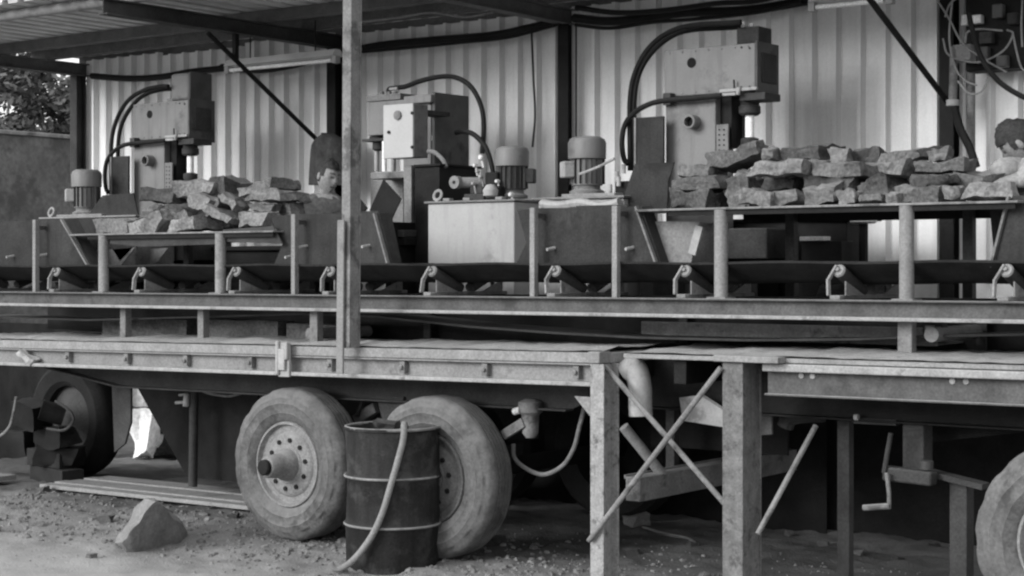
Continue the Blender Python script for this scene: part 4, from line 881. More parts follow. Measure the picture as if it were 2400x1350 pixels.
def eye(r, p):
    m = MB(); vs = [p + Vector((0.034 * math.cos(t_), 0.01 * math.sin(t_), 0.045 + 0.034 * math.sin(t_))) for t_ in [2 * math.pi * k / 16 for k in range(17)]]
    m.tube(vs, 0.011, n=6, sub=1, caps=False); m.cyl(p, p + Vector((0, 0, 0.014)), 0.02, n=10); m.build('lifting_eye', PALE, r, smooth=True)
# middle unit
pu = thing('hydraulic_power_unit', 'hydraulic power unit with a pale square tank in the middle of the picture', 'power unit', Vector((PX(1104, 9.3), 9.5, 1.33)))
a = P(1003, 478, 9.3); xr = PX(1205, 9.3)
m = MB(); m.box(a.x, xr, 9.3, 9.72, 1.33, a.z); m.build('tank', TANK, pu, bevel=0.008)
m = MB(); m.box(a.x - 0.02, xr + 0.02, 9.28, 9.74, a.z + 0.002, a.z + 0.016); m.build('lid', STEEL, pu, bevel=0.003)
zl = a.z + 0.017
eye(pu, Vector((PX(1022, 9.34), 9.36, zl)))
motor(pu, (PX(1208, 9.6) , 9.56, zl + 0.02), 0.93, 1)
p = P(1064, 427, 9.36); m = MB(); m.cyl(p, p + Vector((0, 0.05, 0)), 0.045, n=24); m.cyl(p + Vector((0.0, 0.051, 0)), p + Vector((0.14, 0.16, 0)), 0.038, n=20); f = m.build('filter', STEELP, pu, smooth=True)
m = MB(); m.cyl(p + Vector((0, -0.004, 0)), p + Vector((0, 0.001, 0)), 0.012, n=12); m.build('filter_bolt', BLACK, f)
m = MB(); m.box(p.x + 0.04, p.x + 0.22, 9.42, 9.55, zl, zl + 0.05); m.box(p.x + 0.08, p.x + 0.19, 9.44, 9.54, zl + 0.051, zl + 0.12); m.build('manifold', STEELD, pu, bevel=0.006)
p = P(1145, 440, 9.4); m = MB(); m.box(p.x - 0.05, p.x + 0.06, 9.42, 9.56, zl, zl + 0.2); m.box(p.x - 0.02, p.x + 0.10, 9.40, 9.47, zl + 0.02, zl + 0.1); m.build('valve_block', BLACK, pu, bevel=0.012)
m = MB(); m.lathe([(0.028, 0), (0.05, 0.01), (0.055, 0.05), (0.03, 0.085), (0.0001, 0.09)], P(1150, 462, 9.34), 'Z', 20); m.build('breather', PALE, pu, smooth=True)
for u, v, rr in ((1128, 369, 0.020), (1114, 388, 0.014), (1120, 402, 0.011), (1128, 414, 0.013), (1166, 425, 0.014), (1198, 456, 0.017), (1110, 430, 0.012)):
    p = P(u, v, 9.42); m = MB(); m.lathe([(rr, 0.012), (rr, -0.012), (rr * 0.7, -0.02), (0.0001, -0.021)], p, 'Y', 14); m.cyl(p + Vector((0, 0.005, 0)), p + Vector((0.004, 0.02, -0.07)), rr * 0.5, n=8); m.build('gauge' if u == 1128 and v == 369 else 'fitting', GAUGE if rr > 0.0135 else PALE, pu, smooth=True)
for u in (1045, 1092, 1168):
    p = P(u, 470, 9.31); m = MB(); m.box(p.x - 0.03, p.x + 0.03, 9.31, 9.36, zl, zl + 0.02); m.build('lid_clip', STEELP, pu, bevel=0.004)
# right unit
pu = thing('hydraulic_power_unit', 'hydraulic power unit with upright motor beside the middle wall post', 'power unit', Vector((PX(1350, 9.35), 9.5, 1.34)))
a = P(1262, 470, 9.3); xr = PX(1462, 9.3)
m = MB(); m.box(a.x, xr, 9.3, 9.72, 1.34, a.z); m.build('tank', TANK, pu, bevel=0.008)
m = MB(); m.box(a.x - 0.03, xr + 0.02, 9.27, 9.74, a.z + 0.002, a.z + 0.018); m.build('lid', STEEL, pu, bevel=0.003)
m = MB(); m.box(a.x + 0.16, xr - 0.10, 9.34, 9.70, a.z + 0.019, a.z + 0.04); m.build('motor_plate', STEELP, pu, bevel=0.004)
motor(pu, (PX(1376, 9.5), 9.5, a.z + 0.041), 1.0, -1)
m = MB(); m.tube([P(*q, 9.34) for q in ((1358, 408), (1375, 402), (1405, 390), (1428, 378), (1440, 372))], 0.009, n=6); m.build('motor_cable', PALE, pu, smooth=True)
m = MB(); p = P(1440, 440, 9.4); m.box(p.x - 0.03, p.x + 0.1, 9.45, 9.6, a.z + 0.02, a.z + 0.12); m.build('valve_block', BLACK, pu, bevel=0.01)
for u, v in ((1446, 402), (1430, 432), (1462, 385), (1450, 415)):
    p = P(u, v, 9.42); m = MB(); m.cyl(p, p + Vector((0, 0, -0.06)), 0.015, n=10); m.build('fitting', PALE, pu, smooth=True)
m = MB(); m.tube([P(1270, 478, 9.26), P(1310, 482, 9.26), P(1360, 476, 9.26), P(1410, 484, 9.26), P(1452, 474, 9.26)], 0.032, n=8); m.build('rag_strip', PALE, pu, smooth=True)
# left unit
pu = thing('hydraulic_power_unit', 'hydraulic power unit with small upright motor at the far left', 'power unit', Vector((PX(190, 9.35), 9.5, 1.3)))
a = P(98, 514, 9.3); xr = PX(318, 9.3)
m = MB(); m.box(a.x, xr, 9.3, 9.72, 1.72, a.z); m.build('tank', STEEL, pu, bevel=0.008)
m = MB(); m.box(a.x + 0.05, xr - 0.05, 9.4, 9.7, 1.3, 1.719); m.build('tank_stand', BLACK, pu, bevel=0.004)
m = MB(); m.box(a.x - 0.02, xr + 0.02, 9.28, 9.74, a.z + 0.002, a.z + 0.016); m.build('lid', STEELP, pu, bevel=0.003)
m = MB(); m.box(PX(130, 9.3), PX(235, 9.3), 9.31, 9.7, a.z + 0.017, a.z + 0.035); m.build('motor_plate', STEELP, pu, bevel=0.004)
eye(pu, Vector((PX(118, 9.33), 9.34, a.z + 0.017)))
motor(pu, (PX(203, 9.5), 9.5, a.z + 0.036), 1.0, -1)
# ------------------------------------------------------------------ stones on the tables
def pile(specs, ztab, group, seed0):
    for i, (u0, v0, u1, v1, Y, tone, tilt, label) in enumerate(specs):
        d = 0.30 if (u1 - u0) > 60 else 0.16
        rnd = random.Random(seed0 + i)
        um = (u0 + u1) / 2; a, c = P(u0, v1, Y), P(u1, v1, Y)
        side = 4000 * 0.55 / (Y / 0.82) * d                  # pixels taken by the right-hand end
        w = max(0.08, (c.x - a.x) * max(0.92, 1.12 - 0.45 * side / (u1 - u0)))
        h = (v1 - v0) / F * (Y / (CA + SA * (um - 1200) / F)) * (1.0 - 0.5 * abs(math.sin(tilt)))
        z = a.z
        if v1 > (532 if um < 900 else 482): z = ztab + 0.011
        mat = {0: STONED, 1: STONE, 2: STONEP}[tone]
        rock('stone', w, d, h * 0.9 + 0.006, (a.x + w / 2, Y + d / 2, z - 0.004), (rnd.uniform(-0.06, 0.06), tilt, rnd.uniform(-0.22, 0.22)), seed0 + i, mat, label, 'stone', group, rough=0.2, taper=0.13, cuts=6)
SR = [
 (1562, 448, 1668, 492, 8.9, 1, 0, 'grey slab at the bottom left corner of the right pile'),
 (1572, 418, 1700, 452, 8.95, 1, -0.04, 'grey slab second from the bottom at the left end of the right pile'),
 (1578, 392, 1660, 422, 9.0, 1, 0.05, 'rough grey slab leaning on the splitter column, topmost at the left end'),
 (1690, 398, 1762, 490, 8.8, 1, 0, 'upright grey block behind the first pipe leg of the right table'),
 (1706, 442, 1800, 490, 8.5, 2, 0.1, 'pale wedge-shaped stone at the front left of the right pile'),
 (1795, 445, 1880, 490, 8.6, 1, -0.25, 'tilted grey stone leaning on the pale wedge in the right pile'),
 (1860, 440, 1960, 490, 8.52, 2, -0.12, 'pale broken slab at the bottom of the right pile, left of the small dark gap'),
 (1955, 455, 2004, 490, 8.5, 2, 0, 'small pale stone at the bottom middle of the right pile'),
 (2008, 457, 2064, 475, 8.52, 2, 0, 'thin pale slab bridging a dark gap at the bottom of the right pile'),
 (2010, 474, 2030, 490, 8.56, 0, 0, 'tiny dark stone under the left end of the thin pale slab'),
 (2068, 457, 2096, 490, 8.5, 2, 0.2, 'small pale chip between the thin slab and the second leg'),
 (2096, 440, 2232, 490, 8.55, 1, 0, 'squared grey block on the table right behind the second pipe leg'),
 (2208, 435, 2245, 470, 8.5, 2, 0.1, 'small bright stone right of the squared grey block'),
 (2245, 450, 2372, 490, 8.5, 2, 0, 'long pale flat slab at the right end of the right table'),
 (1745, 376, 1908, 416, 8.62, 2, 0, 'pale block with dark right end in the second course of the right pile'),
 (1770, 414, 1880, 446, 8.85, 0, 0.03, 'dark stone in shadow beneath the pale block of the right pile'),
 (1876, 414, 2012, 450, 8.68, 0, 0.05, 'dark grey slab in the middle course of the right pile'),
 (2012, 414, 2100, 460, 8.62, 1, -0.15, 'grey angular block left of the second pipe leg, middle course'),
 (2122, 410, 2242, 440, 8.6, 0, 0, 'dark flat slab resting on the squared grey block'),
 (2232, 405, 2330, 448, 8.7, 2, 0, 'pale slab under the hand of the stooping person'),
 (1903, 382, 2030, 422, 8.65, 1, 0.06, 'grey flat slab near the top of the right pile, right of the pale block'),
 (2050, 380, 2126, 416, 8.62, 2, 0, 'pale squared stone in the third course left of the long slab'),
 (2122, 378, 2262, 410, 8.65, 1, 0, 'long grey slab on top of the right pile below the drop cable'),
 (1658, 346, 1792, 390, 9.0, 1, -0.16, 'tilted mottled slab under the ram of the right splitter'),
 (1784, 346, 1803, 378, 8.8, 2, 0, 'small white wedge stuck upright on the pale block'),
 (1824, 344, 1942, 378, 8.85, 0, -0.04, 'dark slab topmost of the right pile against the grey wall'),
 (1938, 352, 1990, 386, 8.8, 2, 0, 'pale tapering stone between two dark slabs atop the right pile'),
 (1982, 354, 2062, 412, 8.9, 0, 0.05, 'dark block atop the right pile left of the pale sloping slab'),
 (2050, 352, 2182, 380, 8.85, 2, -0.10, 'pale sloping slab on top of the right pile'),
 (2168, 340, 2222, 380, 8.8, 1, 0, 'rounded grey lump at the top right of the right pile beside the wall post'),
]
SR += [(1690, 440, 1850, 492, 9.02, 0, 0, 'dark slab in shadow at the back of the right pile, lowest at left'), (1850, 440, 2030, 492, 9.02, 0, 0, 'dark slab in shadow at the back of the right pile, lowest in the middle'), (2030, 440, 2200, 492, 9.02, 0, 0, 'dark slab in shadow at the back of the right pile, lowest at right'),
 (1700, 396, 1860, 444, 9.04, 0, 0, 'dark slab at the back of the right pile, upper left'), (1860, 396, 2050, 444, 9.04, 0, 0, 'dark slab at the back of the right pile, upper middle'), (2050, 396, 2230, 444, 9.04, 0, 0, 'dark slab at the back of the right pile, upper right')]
pile(SR, TZR, 'split stones stacked on the right table', 100)
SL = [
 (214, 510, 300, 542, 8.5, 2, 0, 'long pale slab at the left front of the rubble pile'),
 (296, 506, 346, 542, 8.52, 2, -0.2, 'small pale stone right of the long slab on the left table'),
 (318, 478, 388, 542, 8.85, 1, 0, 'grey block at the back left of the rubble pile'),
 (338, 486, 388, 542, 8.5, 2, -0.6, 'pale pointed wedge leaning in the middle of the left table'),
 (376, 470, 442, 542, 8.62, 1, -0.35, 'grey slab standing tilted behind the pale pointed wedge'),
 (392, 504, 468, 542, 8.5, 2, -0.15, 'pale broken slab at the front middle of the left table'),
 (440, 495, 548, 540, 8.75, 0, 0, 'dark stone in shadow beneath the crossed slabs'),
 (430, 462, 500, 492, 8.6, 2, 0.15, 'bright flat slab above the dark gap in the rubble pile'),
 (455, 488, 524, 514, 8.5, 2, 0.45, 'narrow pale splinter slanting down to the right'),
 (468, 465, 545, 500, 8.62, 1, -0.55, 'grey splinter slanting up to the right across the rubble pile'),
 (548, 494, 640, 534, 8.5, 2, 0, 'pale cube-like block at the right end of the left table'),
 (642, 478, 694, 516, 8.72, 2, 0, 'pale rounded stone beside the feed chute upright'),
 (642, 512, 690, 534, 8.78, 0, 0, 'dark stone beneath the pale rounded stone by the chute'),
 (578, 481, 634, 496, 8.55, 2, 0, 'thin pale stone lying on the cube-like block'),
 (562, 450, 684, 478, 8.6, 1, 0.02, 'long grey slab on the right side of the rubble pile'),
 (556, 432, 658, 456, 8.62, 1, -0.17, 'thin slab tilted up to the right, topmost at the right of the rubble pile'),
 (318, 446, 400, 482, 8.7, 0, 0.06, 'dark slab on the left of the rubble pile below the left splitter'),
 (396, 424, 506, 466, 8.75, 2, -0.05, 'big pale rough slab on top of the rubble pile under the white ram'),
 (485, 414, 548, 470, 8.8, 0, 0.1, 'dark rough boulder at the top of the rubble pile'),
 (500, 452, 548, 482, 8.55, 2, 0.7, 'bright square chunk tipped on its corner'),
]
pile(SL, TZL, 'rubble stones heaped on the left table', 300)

# ------------------------------------------------------------------ oil drum with hose
dp = PG(916, 1336, -0.03); dp = Vector((P(916, 1340, 7.97).x, 7.99, -0.02))
dr = thing('oil_drum', 'rusty dark steel drum with two rolling hoops standing in front of the second wheel', 'drum', dp)
rr = 0.288; prof = [(0.0001, 0.02), (rr - 0.02, 0.02), (rr - 0.006, 0.0), (rr, 0.012)]
for z in (0.29, 0.585):
    prof += [(rr, z - 0.02), (rr + 0.009, z - 0.008), (rr + 0.012, z), (rr + 0.009, z + 0.008), (rr, z + 0.02)]
prof += [(rr, 0.865), (rr + 0.007, 0.87), (rr + 0.008, 0.885), (rr, 0.89), (rr - 0.008, 0.885), (rr - 0.006, 0.7), (0.0001, 0.7)]
m = MB(); m.lathe(prof, dp, 'Z', 48)
for v in m.v:
    l = v - dp; an = math.atan2(l.y, l.x); k = 0.014 * noise.noise((math.cos(an) * 1.5, math.sin(an) * 1.5, l.z * 3)) + 0.004 * noise.noise((math.cos(an) * 4, math.sin(an) * 4, l.z * 7))
    if l.xy.length > 0.1: v.xy += l.xy.normalized() * k
m.build('drum_shell', DRUM, dr, smooth=True, ang=40)
m = MB(); vs = [dp + Vector(((rr + 0.004) * math.cos(t_), (rr + 0.004) * math.sin(t_), 0.882)) for t_ in [2 * math.pi * k / 40 for k in range(41)]]; m.tube(vs, 0.010, n=8, sub=1, caps=False); m.build('rim_bead', STEEL, dr, smooth=True)
for z in (0.29, 0.585):
    m = MB(); vs = [dp + Vector(((rr + 0.010) * math.cos(t_), (rr + 0.010) * math.sin(t_), z)) for t_ in [2 * math.pi * k / 40 for k in range(41)]]; m.tube(vs, 0.008, n=6, sub=1, caps=False); m.build('rolling_hoop', STEEL, dr, smooth=True)
m = MB(); m.lathe([(rr - 0.012, 0.80), (0.16, 0.83), (0.0001, 0.84)], dp, 'Z', 24)
m.build('fill', DUST, dr, smooth=True)
def drumP(px, py, off=0.0): return P(px, py, 7.70 + off)
hs = [dp + Vector((0.12, -0.02, 0.76)), dp + Vector((0.19, -0.10, 0.88)), dp + Vector((0.232, -0.165, 0.918)), P(945, 1030, 7.80), P(931, 1085, 7.775), P(915, 1140, 7.745), P(897, 1200, 7.715), P(872, 1255, 7.68), P(838, 1302, 7.64), P(808, 1328, 7.58), P(786, 1334, 7.54), P(774, 1320, 7.52)]
m = MB(); m.tube(hs, 0.020, n=12); solo(m, 'water_hose', HOSE, 'pale hose hanging out of the rusty drum and curling on the ground', 'hose', smooth=True)
rock('rag', 0.17, 0.12, 0.05, (P(905, 1003, 7.85).x, 7.86, 0.855), (0.1, 0.1, 0.4), 71, CLOTH, 'crumpled dark rag lying over the drum rim', 'rag', rough=0.2, cuts=4)
rock('rag', 0.20, 0.07, 0.07, (P(58, 838, 8.02).x, 8.03, P(58, 838, 8.02).z - 0.03), (0.2, 0.5, 0.2), 72, PALE, 'crumpled pale rag hanging on the trailer side rail at the left', 'rag', rough=0.25, cuts=4)

# ------------------------------------------------------------------ boulder, boards, cribbing, sacks, ground litter
BOULD = M('boulder_stone', 0.17, 0.2, 7, 0.95, bump=0.8, bscale=30, dust=0.2)
def hull(name, pts, mat, label, cat):
    bm = bmesh.new(); vs_ = [bm.verts.new(Vector(p)) for p in pts]; bmesh.ops.convex_hull(bm, input=vs_)
    bmesh.ops.subdivide_edges(bm, edges=bm.edges, cuts=6, use_grid_fill=True)
    bmesh.ops.triangulate(bm, faces=bm.faces)
    c = Vector((sum(p[0] for p in pts) / len(pts), sum(p[1] for p in pts) / len(pts), min(p[2] for p in pts)))
    for v in bm.verts: v.co += noise.noise_vector(v.co * 7) * 0.022 + noise.noise_vector(v.co * 19) * 0.010; v.co -= c
    me = bpy.data.meshes.new(name); bm.to_mesh(me); bm.free(); me.materials.append(mat)
    me.polygons.foreach_set('use_smooth', [True] * len(me.polygons)); me.set_sharp_from_angle(angle=R(28))
    o = bpy.data.objects.new(name, me); link(o); o.location = c; return tag(o, label, cat)
yb = 7.45
hull('boulder', [P(338, 1168, yb + .03), P(364, 1172, yb), P(332, 1215, yb - 0.06), P(300, 1256, yb - 0.10), P(283, 1274, yb - 0.10), P(270, 1272, yb - 0.02), P(285, 1245, yb), P(306, 1205, yb + 0.02), P(322, 1310, yb + 0.02), P(292, 1290, yb - 0.04), P(404, 1203, yb + 0.35), P(442, 1244, yb + 0.5), P(444, 1270, yb + 0.55), P(440, 1290, yb + 0.5), P(385, 1302, yb + 0.26), P(352, 1172, yb + 0.4), P(300, 1275, yb + 0.5)], BOULD, 'angular grey boulder lying on the dirt in front of the boards', 'boulder')
for i in range(5):
    y0 = 8.76 + i * 0.125; x0 = PG(112 + i * 42, 1142 - i * 4, 0.05).x
    m = MB(); z = 0.055 + 0.006 * (i % 2); m.box(x0, x0 + 2.9, y0, y0 + 0.118, z, z + 0.03)
    for v in m.v: v.y += (v.x - x0) * 0.03; v.z += 0.004 * i + ((v.x - x0) * 0.004)
    solo(m, 'board', WOOD, ['nearest of five pale boards lying under the trailer, the longest', 'second of five pale boards lying under the trailer', 'third and middle one of five pale boards under the trailer', 'fourth of five pale boards lying under the trailer', 'farthest of five pale boards lying under the trailer'][i], 'board', 'boards lying under the left trailer', bevel=0.003)
for i, (u, v, w, mt) in enumerate(((110, 1118, 0.62, WOODD), (112, 1080, 0.50, WOODD))):
    q = P(110, 1125, 9.06); m = MB(); x = q.x - 0.05 * i; z = 0.03 + i * 0.142
    m.obox((x, q.y + 0.1, z + 0.07), Vector((w / 2, 0.05 * (i - 1.5), 0)), Vector((-0.012 * (i - 1.5), 0.10, 0)), Vector((0, 0, 0.0695))); solo(m, 'timber_block', mt, ['old timber block at the bottom of the crib stack under the left trailer', 'old timber block second from the bottom of the crib stack', 'old timber block third from the bottom of the crib stack', 'old timber block on top of the crib stack'][i], 'timber', 'crib timbers under the left trailer', bevel=0.006)
m = MB(); a = PG(-40, 1118, 0.08); m.box(a.x, PG(62, 1118, 0.08).x, a.y - 0.1, a.y + 0.12, 0.07, 0.11); solo(m, 'board', WOOD, 'short pale board end lying at the left edge beside the crib timbers', 'board', bevel=0.004)
for i, (u, v, w, h, t_, lb) in enumerate(((338, 1086, 0.24, 0.5, 0.2, 'tall white sack leaning, seen under the trailer'), (362, 1062, 0.34, 0.36, -0.3, 'slumped white sack right of the tall one, seen under the trailer'), (326, 965, 0.5, 0.5, 0, 'upper white sack of the heap seen through the gap'), (365, 1089, 0.30, 0.05, 0.0, 'flat white scrap of sacking on the ground behind the trailer'))):
    q = PG(u, 1075, 0.04); q.y += 0.12 * i
    s = (u - 1200) / F; d = q.y / (CA + SA * s); x = -SA * d + CA * s * d
    z = 0.03 if i != 2 else CZ - (965 - HOR) * d / F
    if i == 2:
        z = 0.5
    rock('sack', w, 0.3, h, (x, q.y, z), (0, t_ * 0.3, 0.3), 40 + i, SACK, lb, 'sack', 'white sacks behind the trailer', rough=0.16, taper=0.22, cuts=4)
rock('rubble_heap', 0.9, 0.6, 0.34, (PG(420, 1090, 0.0).x - 0.15, 11.15, 0.02), (0, 0, 0.5), 47, STONED, 'dark heap of rubble beside the white sacks', 'rubble', rough=0.2, taper=0.3, cuts=6)
# loose chips on the ground
rnd = random.Random(4)
chips = [(rock_mesh(1, 0.8, 0.55, 500 + k, 0.12, 0.25, 2)) for k in range(6)]
for me in chips: me.materials.append(STONEP)
chips2 = [c.copy() for c in chips]
for me in chips2: me.materials[0] = STONED
spots = [(105, 1165, .11, 'flat pale stone chip left of the board ends'), (245, 1232, .13, 'flat pale stone chip with dark underside left of the boulder'), (205, 1190, .05, 'small stone chip above the flat chip left of the boulder'), (500, 1208, .05, 'tiny pale stone chip right behind the boulder'), (545, 1222, .11, 'angular stone chip at the foot of the first big wheel'),
 (612, 1264, .07, 'small stone chip below the first big wheel'), (60, 1222, .05, 'small stone chip near the left edge of the dirt'), (215, 1297, .07, 'dark stone chip left of the boulder foot'), (1165, 1290, .14, 'pale stone chip right behind the second big wheel'), (1160, 1180, .09, 'stone chip in the shade behind the second big wheel'),
 (715, 1312, .06, 'small stone chip left of the hose end'), (1120, 1322, .06, 'small stone chip right of the drum foot'), (1500, 1246, .2, 'large flat stone chip between the legs behind the iron rod'), (1480, 1312, .11, 'dark stone chip at the foot of the left leg'), (1620, 1302, .07, 'small stone chip left of the thick column foot'),
 (1850, 1262, .08, 'stone chip right of the thick column foot'), (1930, 1290, .09, 'stone chip left of the thin prop under the right trailer'), (2010, 1318, .08, 'stone chip right of the thin prop under the right trailer'), (2100, 1328, .09, 'stone chip below the crank handle'), (2190, 1290, .07, 'stone chip left of the short stand leg')]
for i, (u, v, s, lb) in enumerate(spots):
    q = PG(u, v, 0.0); q.z = ground_z(q.x, q.y) - 0.012
    o = bpy.data.objects.new('stone_chip', (chips if i % 5 < 3 else chips2)[i % 6]); link(o); o.location = q; o.scale = (s, s, s); o.rotation_euler = (0, 0, rnd.random() * 6)
    tag(o, lb, 'stone chip', 'stone chips scattered on the dirt')
# fine gravel, one mass
vs, fs = [], []
for i in range(3600):
    if rnd.random() < 0.6: x, y = rnd.uniform(-11.5, -3.0), rnd.gauss(8.0, 0.5)
    else: x, y = rnd.uniform(-11.5, -2.8), rnd.uniform(7.2, 9.6)
    s = rnd.uniform(0.004, 0.012) * (1.9 if rnd.random() < 0.08 else 1); z = ground_z(x, y); k = len(vs); an = rnd.random() * 6
    for j in range(4): vs.append((x + s * math.cos(an + j * 1.57) * rnd.uniform(.7, 1.2), y + s * math.sin(an + j * 1.57) * rnd.uniform(.7, 1.2), z - 0.003))
    vs.append((x + rnd.uniform(-.3, .3) * s, y + rnd.uniform(-.3, .3) * s, z + s * rnd.uniform(0.5, 1.1)))
    fs += [(k, k + 1, k + 4), (k + 1, k + 2, k + 4), (k + 2, k + 3, k + 4), (k + 3, k, k + 4)]
me = bpy.data.meshes.new('gravel'); me.from_pydata(vs, [], fs); me.materials.append(GRAVEL)
go2 = bpy.data.objects.new('gravel', me); link(go2); tag(go2, 'fine loose gravel strewn over the dirt in front of the trailers', 'gravel', kind='stuff')
vs, fs = [], []
for i in range(1700):
    x, y = rnd.uniform(-11.5, -2.8), rnd.gauss(8.1, 0.45)
    if y < 7.35: continue
    s = rnd.uniform(0.006, 0.026) * (1.7 if rnd.random() < 0.1 else 1); z = ground_z(x, y); k = len(vs)
    an = rnd.random() * 6
    for ring, zz in ((1.0, -0.2), (0.8, 0.45)):
        for j in range(5): vs.append((x + s * ring * math.cos(an + j * 1.257) * rnd.uniform(.75, 1.2), y + s * ring * math.sin(an + j * 1.257) * rnd.uniform(.75, 1.2), z + s * zz * rnd.uniform(.7, 1.2)))
    vs.append((x, y, z + s * rnd.uniform(.55, .8)))
    for j in range(5): fs += [(k + j, k + (j + 1) % 5, k + 5 + (j + 1) % 5, k + 5 + j), (k + 5 + j, k + 5 + (j + 1) % 5, k + 10)]
me = bpy.data.meshes.new('earth_clods'); me.from_pydata(vs, [], fs); me.materials.append(M('clod_earth', 0.16, 0.4, 6, 1.0, bump=0.8, fine=0.3))
go3 = bpy.data.objects.new('earth_clods', me); link(go3); tag(go3, 'loose earth clods along the edge of the trailers', 'earth', kind='stuff')
# iron rod on the ground between the legs
m = MB(); m.tube([PG(1490, 1232, 0.03), PG(1560, 1252, 0.04), PG(1610, 1262, 0.04), PG(1636, 1280, 0.03)], 0.013, n=6); solo(m, 'iron_rod', STEEL, 'bent iron rod lying on the dirt between the two legs', 'rod', smooth=True)

# hung jacket above the man
m = MB(); cols = 10; rows = 9; Yj = 10.55
top = [(736, 318), (800, 312)]
for lay in (0, 1):
    for i in range(rows + 1):
        tt = i / rows
        for j in range(cols + 1):
            s = j / cols; hw = 38 * (1 - (1 - min(1.0, tt / 0.3 + 0.02)) ** 2) ** 0.5 + 3 * tt; u = 768 + (2 * s - 1) * hw; v = 312 + 122 * tt
            p = P(u, v, Yj); p.y += -0.07 * math.sin(s * math.pi) - 0.018 * math.sin(s * 17 + tt * 2) * (0.3 + tt) + lay * (0.03 + 0.05 * math.sin(s * math.pi)); m.v.append(p)
n0 = (rows + 1) * (cols + 1)
for i in range(rows):
    for j in range(cols):
        k = i * (cols + 1) + j; m.f += [(k, k + 1, k + cols + 2, k + cols + 1), (n0 + k, n0 + k + cols + 1, n0 + k + cols + 2, n0 + k + 1)]
for j in range(cols):
    for b0 in (0, rows * (cols + 1)): m.f.append((b0 + j, b0 + j + 1, n0 + b0 + j + 1, n0 + b0 + j))
for i in range(rows):
    for j in (0, cols): k = i * (cols + 1) + j; m.f.append((k, k + cols + 1, n0 + k + cols + 1, n0 + k))
solo(m, 'jacket', CLOTH, 'dark grey jacket hanging on the wall post above the leaning man', 'jacket', smooth=True, ang=80)
# clutter on the deck behind the right table: crate, jug, white pail, lying tarp
a = P(1880, 545, 9.9)
rock('tarp_bundle', 0.75, 0.4, 0.42, (P(1985, 600, 9.7).x, 9.9, 1.36), (0, 0, 0.2), 81, CLOTH, 'dark folded tarpaulin bundle behind the belt under the right table', 'tarp bundle', rough=0.12, taper=0.3, cuts=5)
q = P(2024, 524, 10.0); r = thing('white_pail', 'small white pail on a dark stand glimpsed under the right table', 'pail', (q.x, 10.0, 1.37))
m = MB(); m.lathe([(0.07, 0), (0.085, 0.01), (0.085, 0.10), (0.075, 0.11), (0.0001, 0.11)], q, 'Z', 20); m.build('pail_body', GAUGE, r, smooth=True)
m = MB(); m.cyl((q.x, q.y, 1.37), q + Vector((0, 0, -0.001)), 0.03, n=8); m.build('stand', BLACK, r, smooth=True)
q = P(1900, 557, 9.8); r = thing('white_tray', 'small white tray on a dark stand in the shade under the right table', 'tray', (q.x, 9.85, 1.37))
m = MB(); m.box(q.x - 0.08, q.x + 0.09, 9.8, 9.9, q.z - 0.02, q.z + 0.008); m.build('tray_plate', GAUGE, r, bevel=0.004)
m = MB(); m.box(q.x - 0.08, q.x + 0.2, 9.83, 10.0, 1.37, q.z - 0.021); m.build('stand', BLACK, r, bevel=0.004)
m = MB(); q = P(1840, 500, 10.1); m.box(PX(1700, 10.1), PX(1985, 10.1), 10.1, 10.4, 1.36, PZ(1840, 520, 10.1)); m.box(PX(1690, 10.05), PX(2005, 10.05), 10.06, 10.45, PZ(1840, 520, 10.1) + 0.002, PZ(1840, 512, 10.1)); solo(m, 'tool_bench', BLACK, 'dark tool bench against the wall behind the right table', 'bench', bevel=0.006)
m = MB(); m.box(PX(395, 10.0), PX(690, 10.0), 10.0, 10.4, 1.31, 1.98); m.box(PX(390, 9.96), PX(700, 9.96), 9.96, 10.44, 1.982, 2.02); solo(m, 'tool_bench', BLACK, 'dark bench against the wall behind the left table', 'bench', bevel=0.006)
rock('tarp_bundle', 0.5, 0.35, 0.5, (PX(600, 9.5), 9.75, 1.31), (0, 0, 0.2), 82, CLOTH, 'dark bundle behind the belt under the left table', 'tarp bundle', rough=0.12, taper=0.3, cuts=5)
rock('tarp_bundle', 0.6, 0.3, 0.45, (PX(440, 9.5), 9.65, 1.31), (0, 0, -0.2), 83, TROUS, 'black bundle between the pipe legs of the left table', 'tarp bundle', rough=0.12, taper=0.3, cuts=5)
# ------------------------------------------------------------------ people
def skin_mesh(joints, edges):
    """joints: name -> (point, radius x, radius y); one continuous surface grown over the skeleton"""
    names = list(joints); idx = {n: i for i, n in enumerate(names)}
    me = bpy.data.meshes.new('tmp'); me.from_pydata([Vector(joints[n][0]) for n in names], [(idx[a], idx[b_]) for a, b_ in edges], [])
    o = bpy.data.objects.new('tmp', me); link(o)
    o.modifiers.new('s', 'SKIN'); sb = o.modifiers.new('d', 'SUBSURF'); sb.levels = 2; sb.render_levels = 2
    for i, n in enumerate(names):
        sv = me.skin_vertices[0].data[i]; sv.radius = (joints[n][1], joints[n][2] if len(joints[n]) > 2 else joints[n][1]); sv.use_root = (i == 0)
    bpy.context.view_layer.update()
    dg = bpy.context.evaluated_depsgraph_get(); em = bpy.data.meshes.new_from_object(o.evaluated_get(dg))
    bpy.data.objects.remove(o); bpy.data.meshes.remove(me); return em
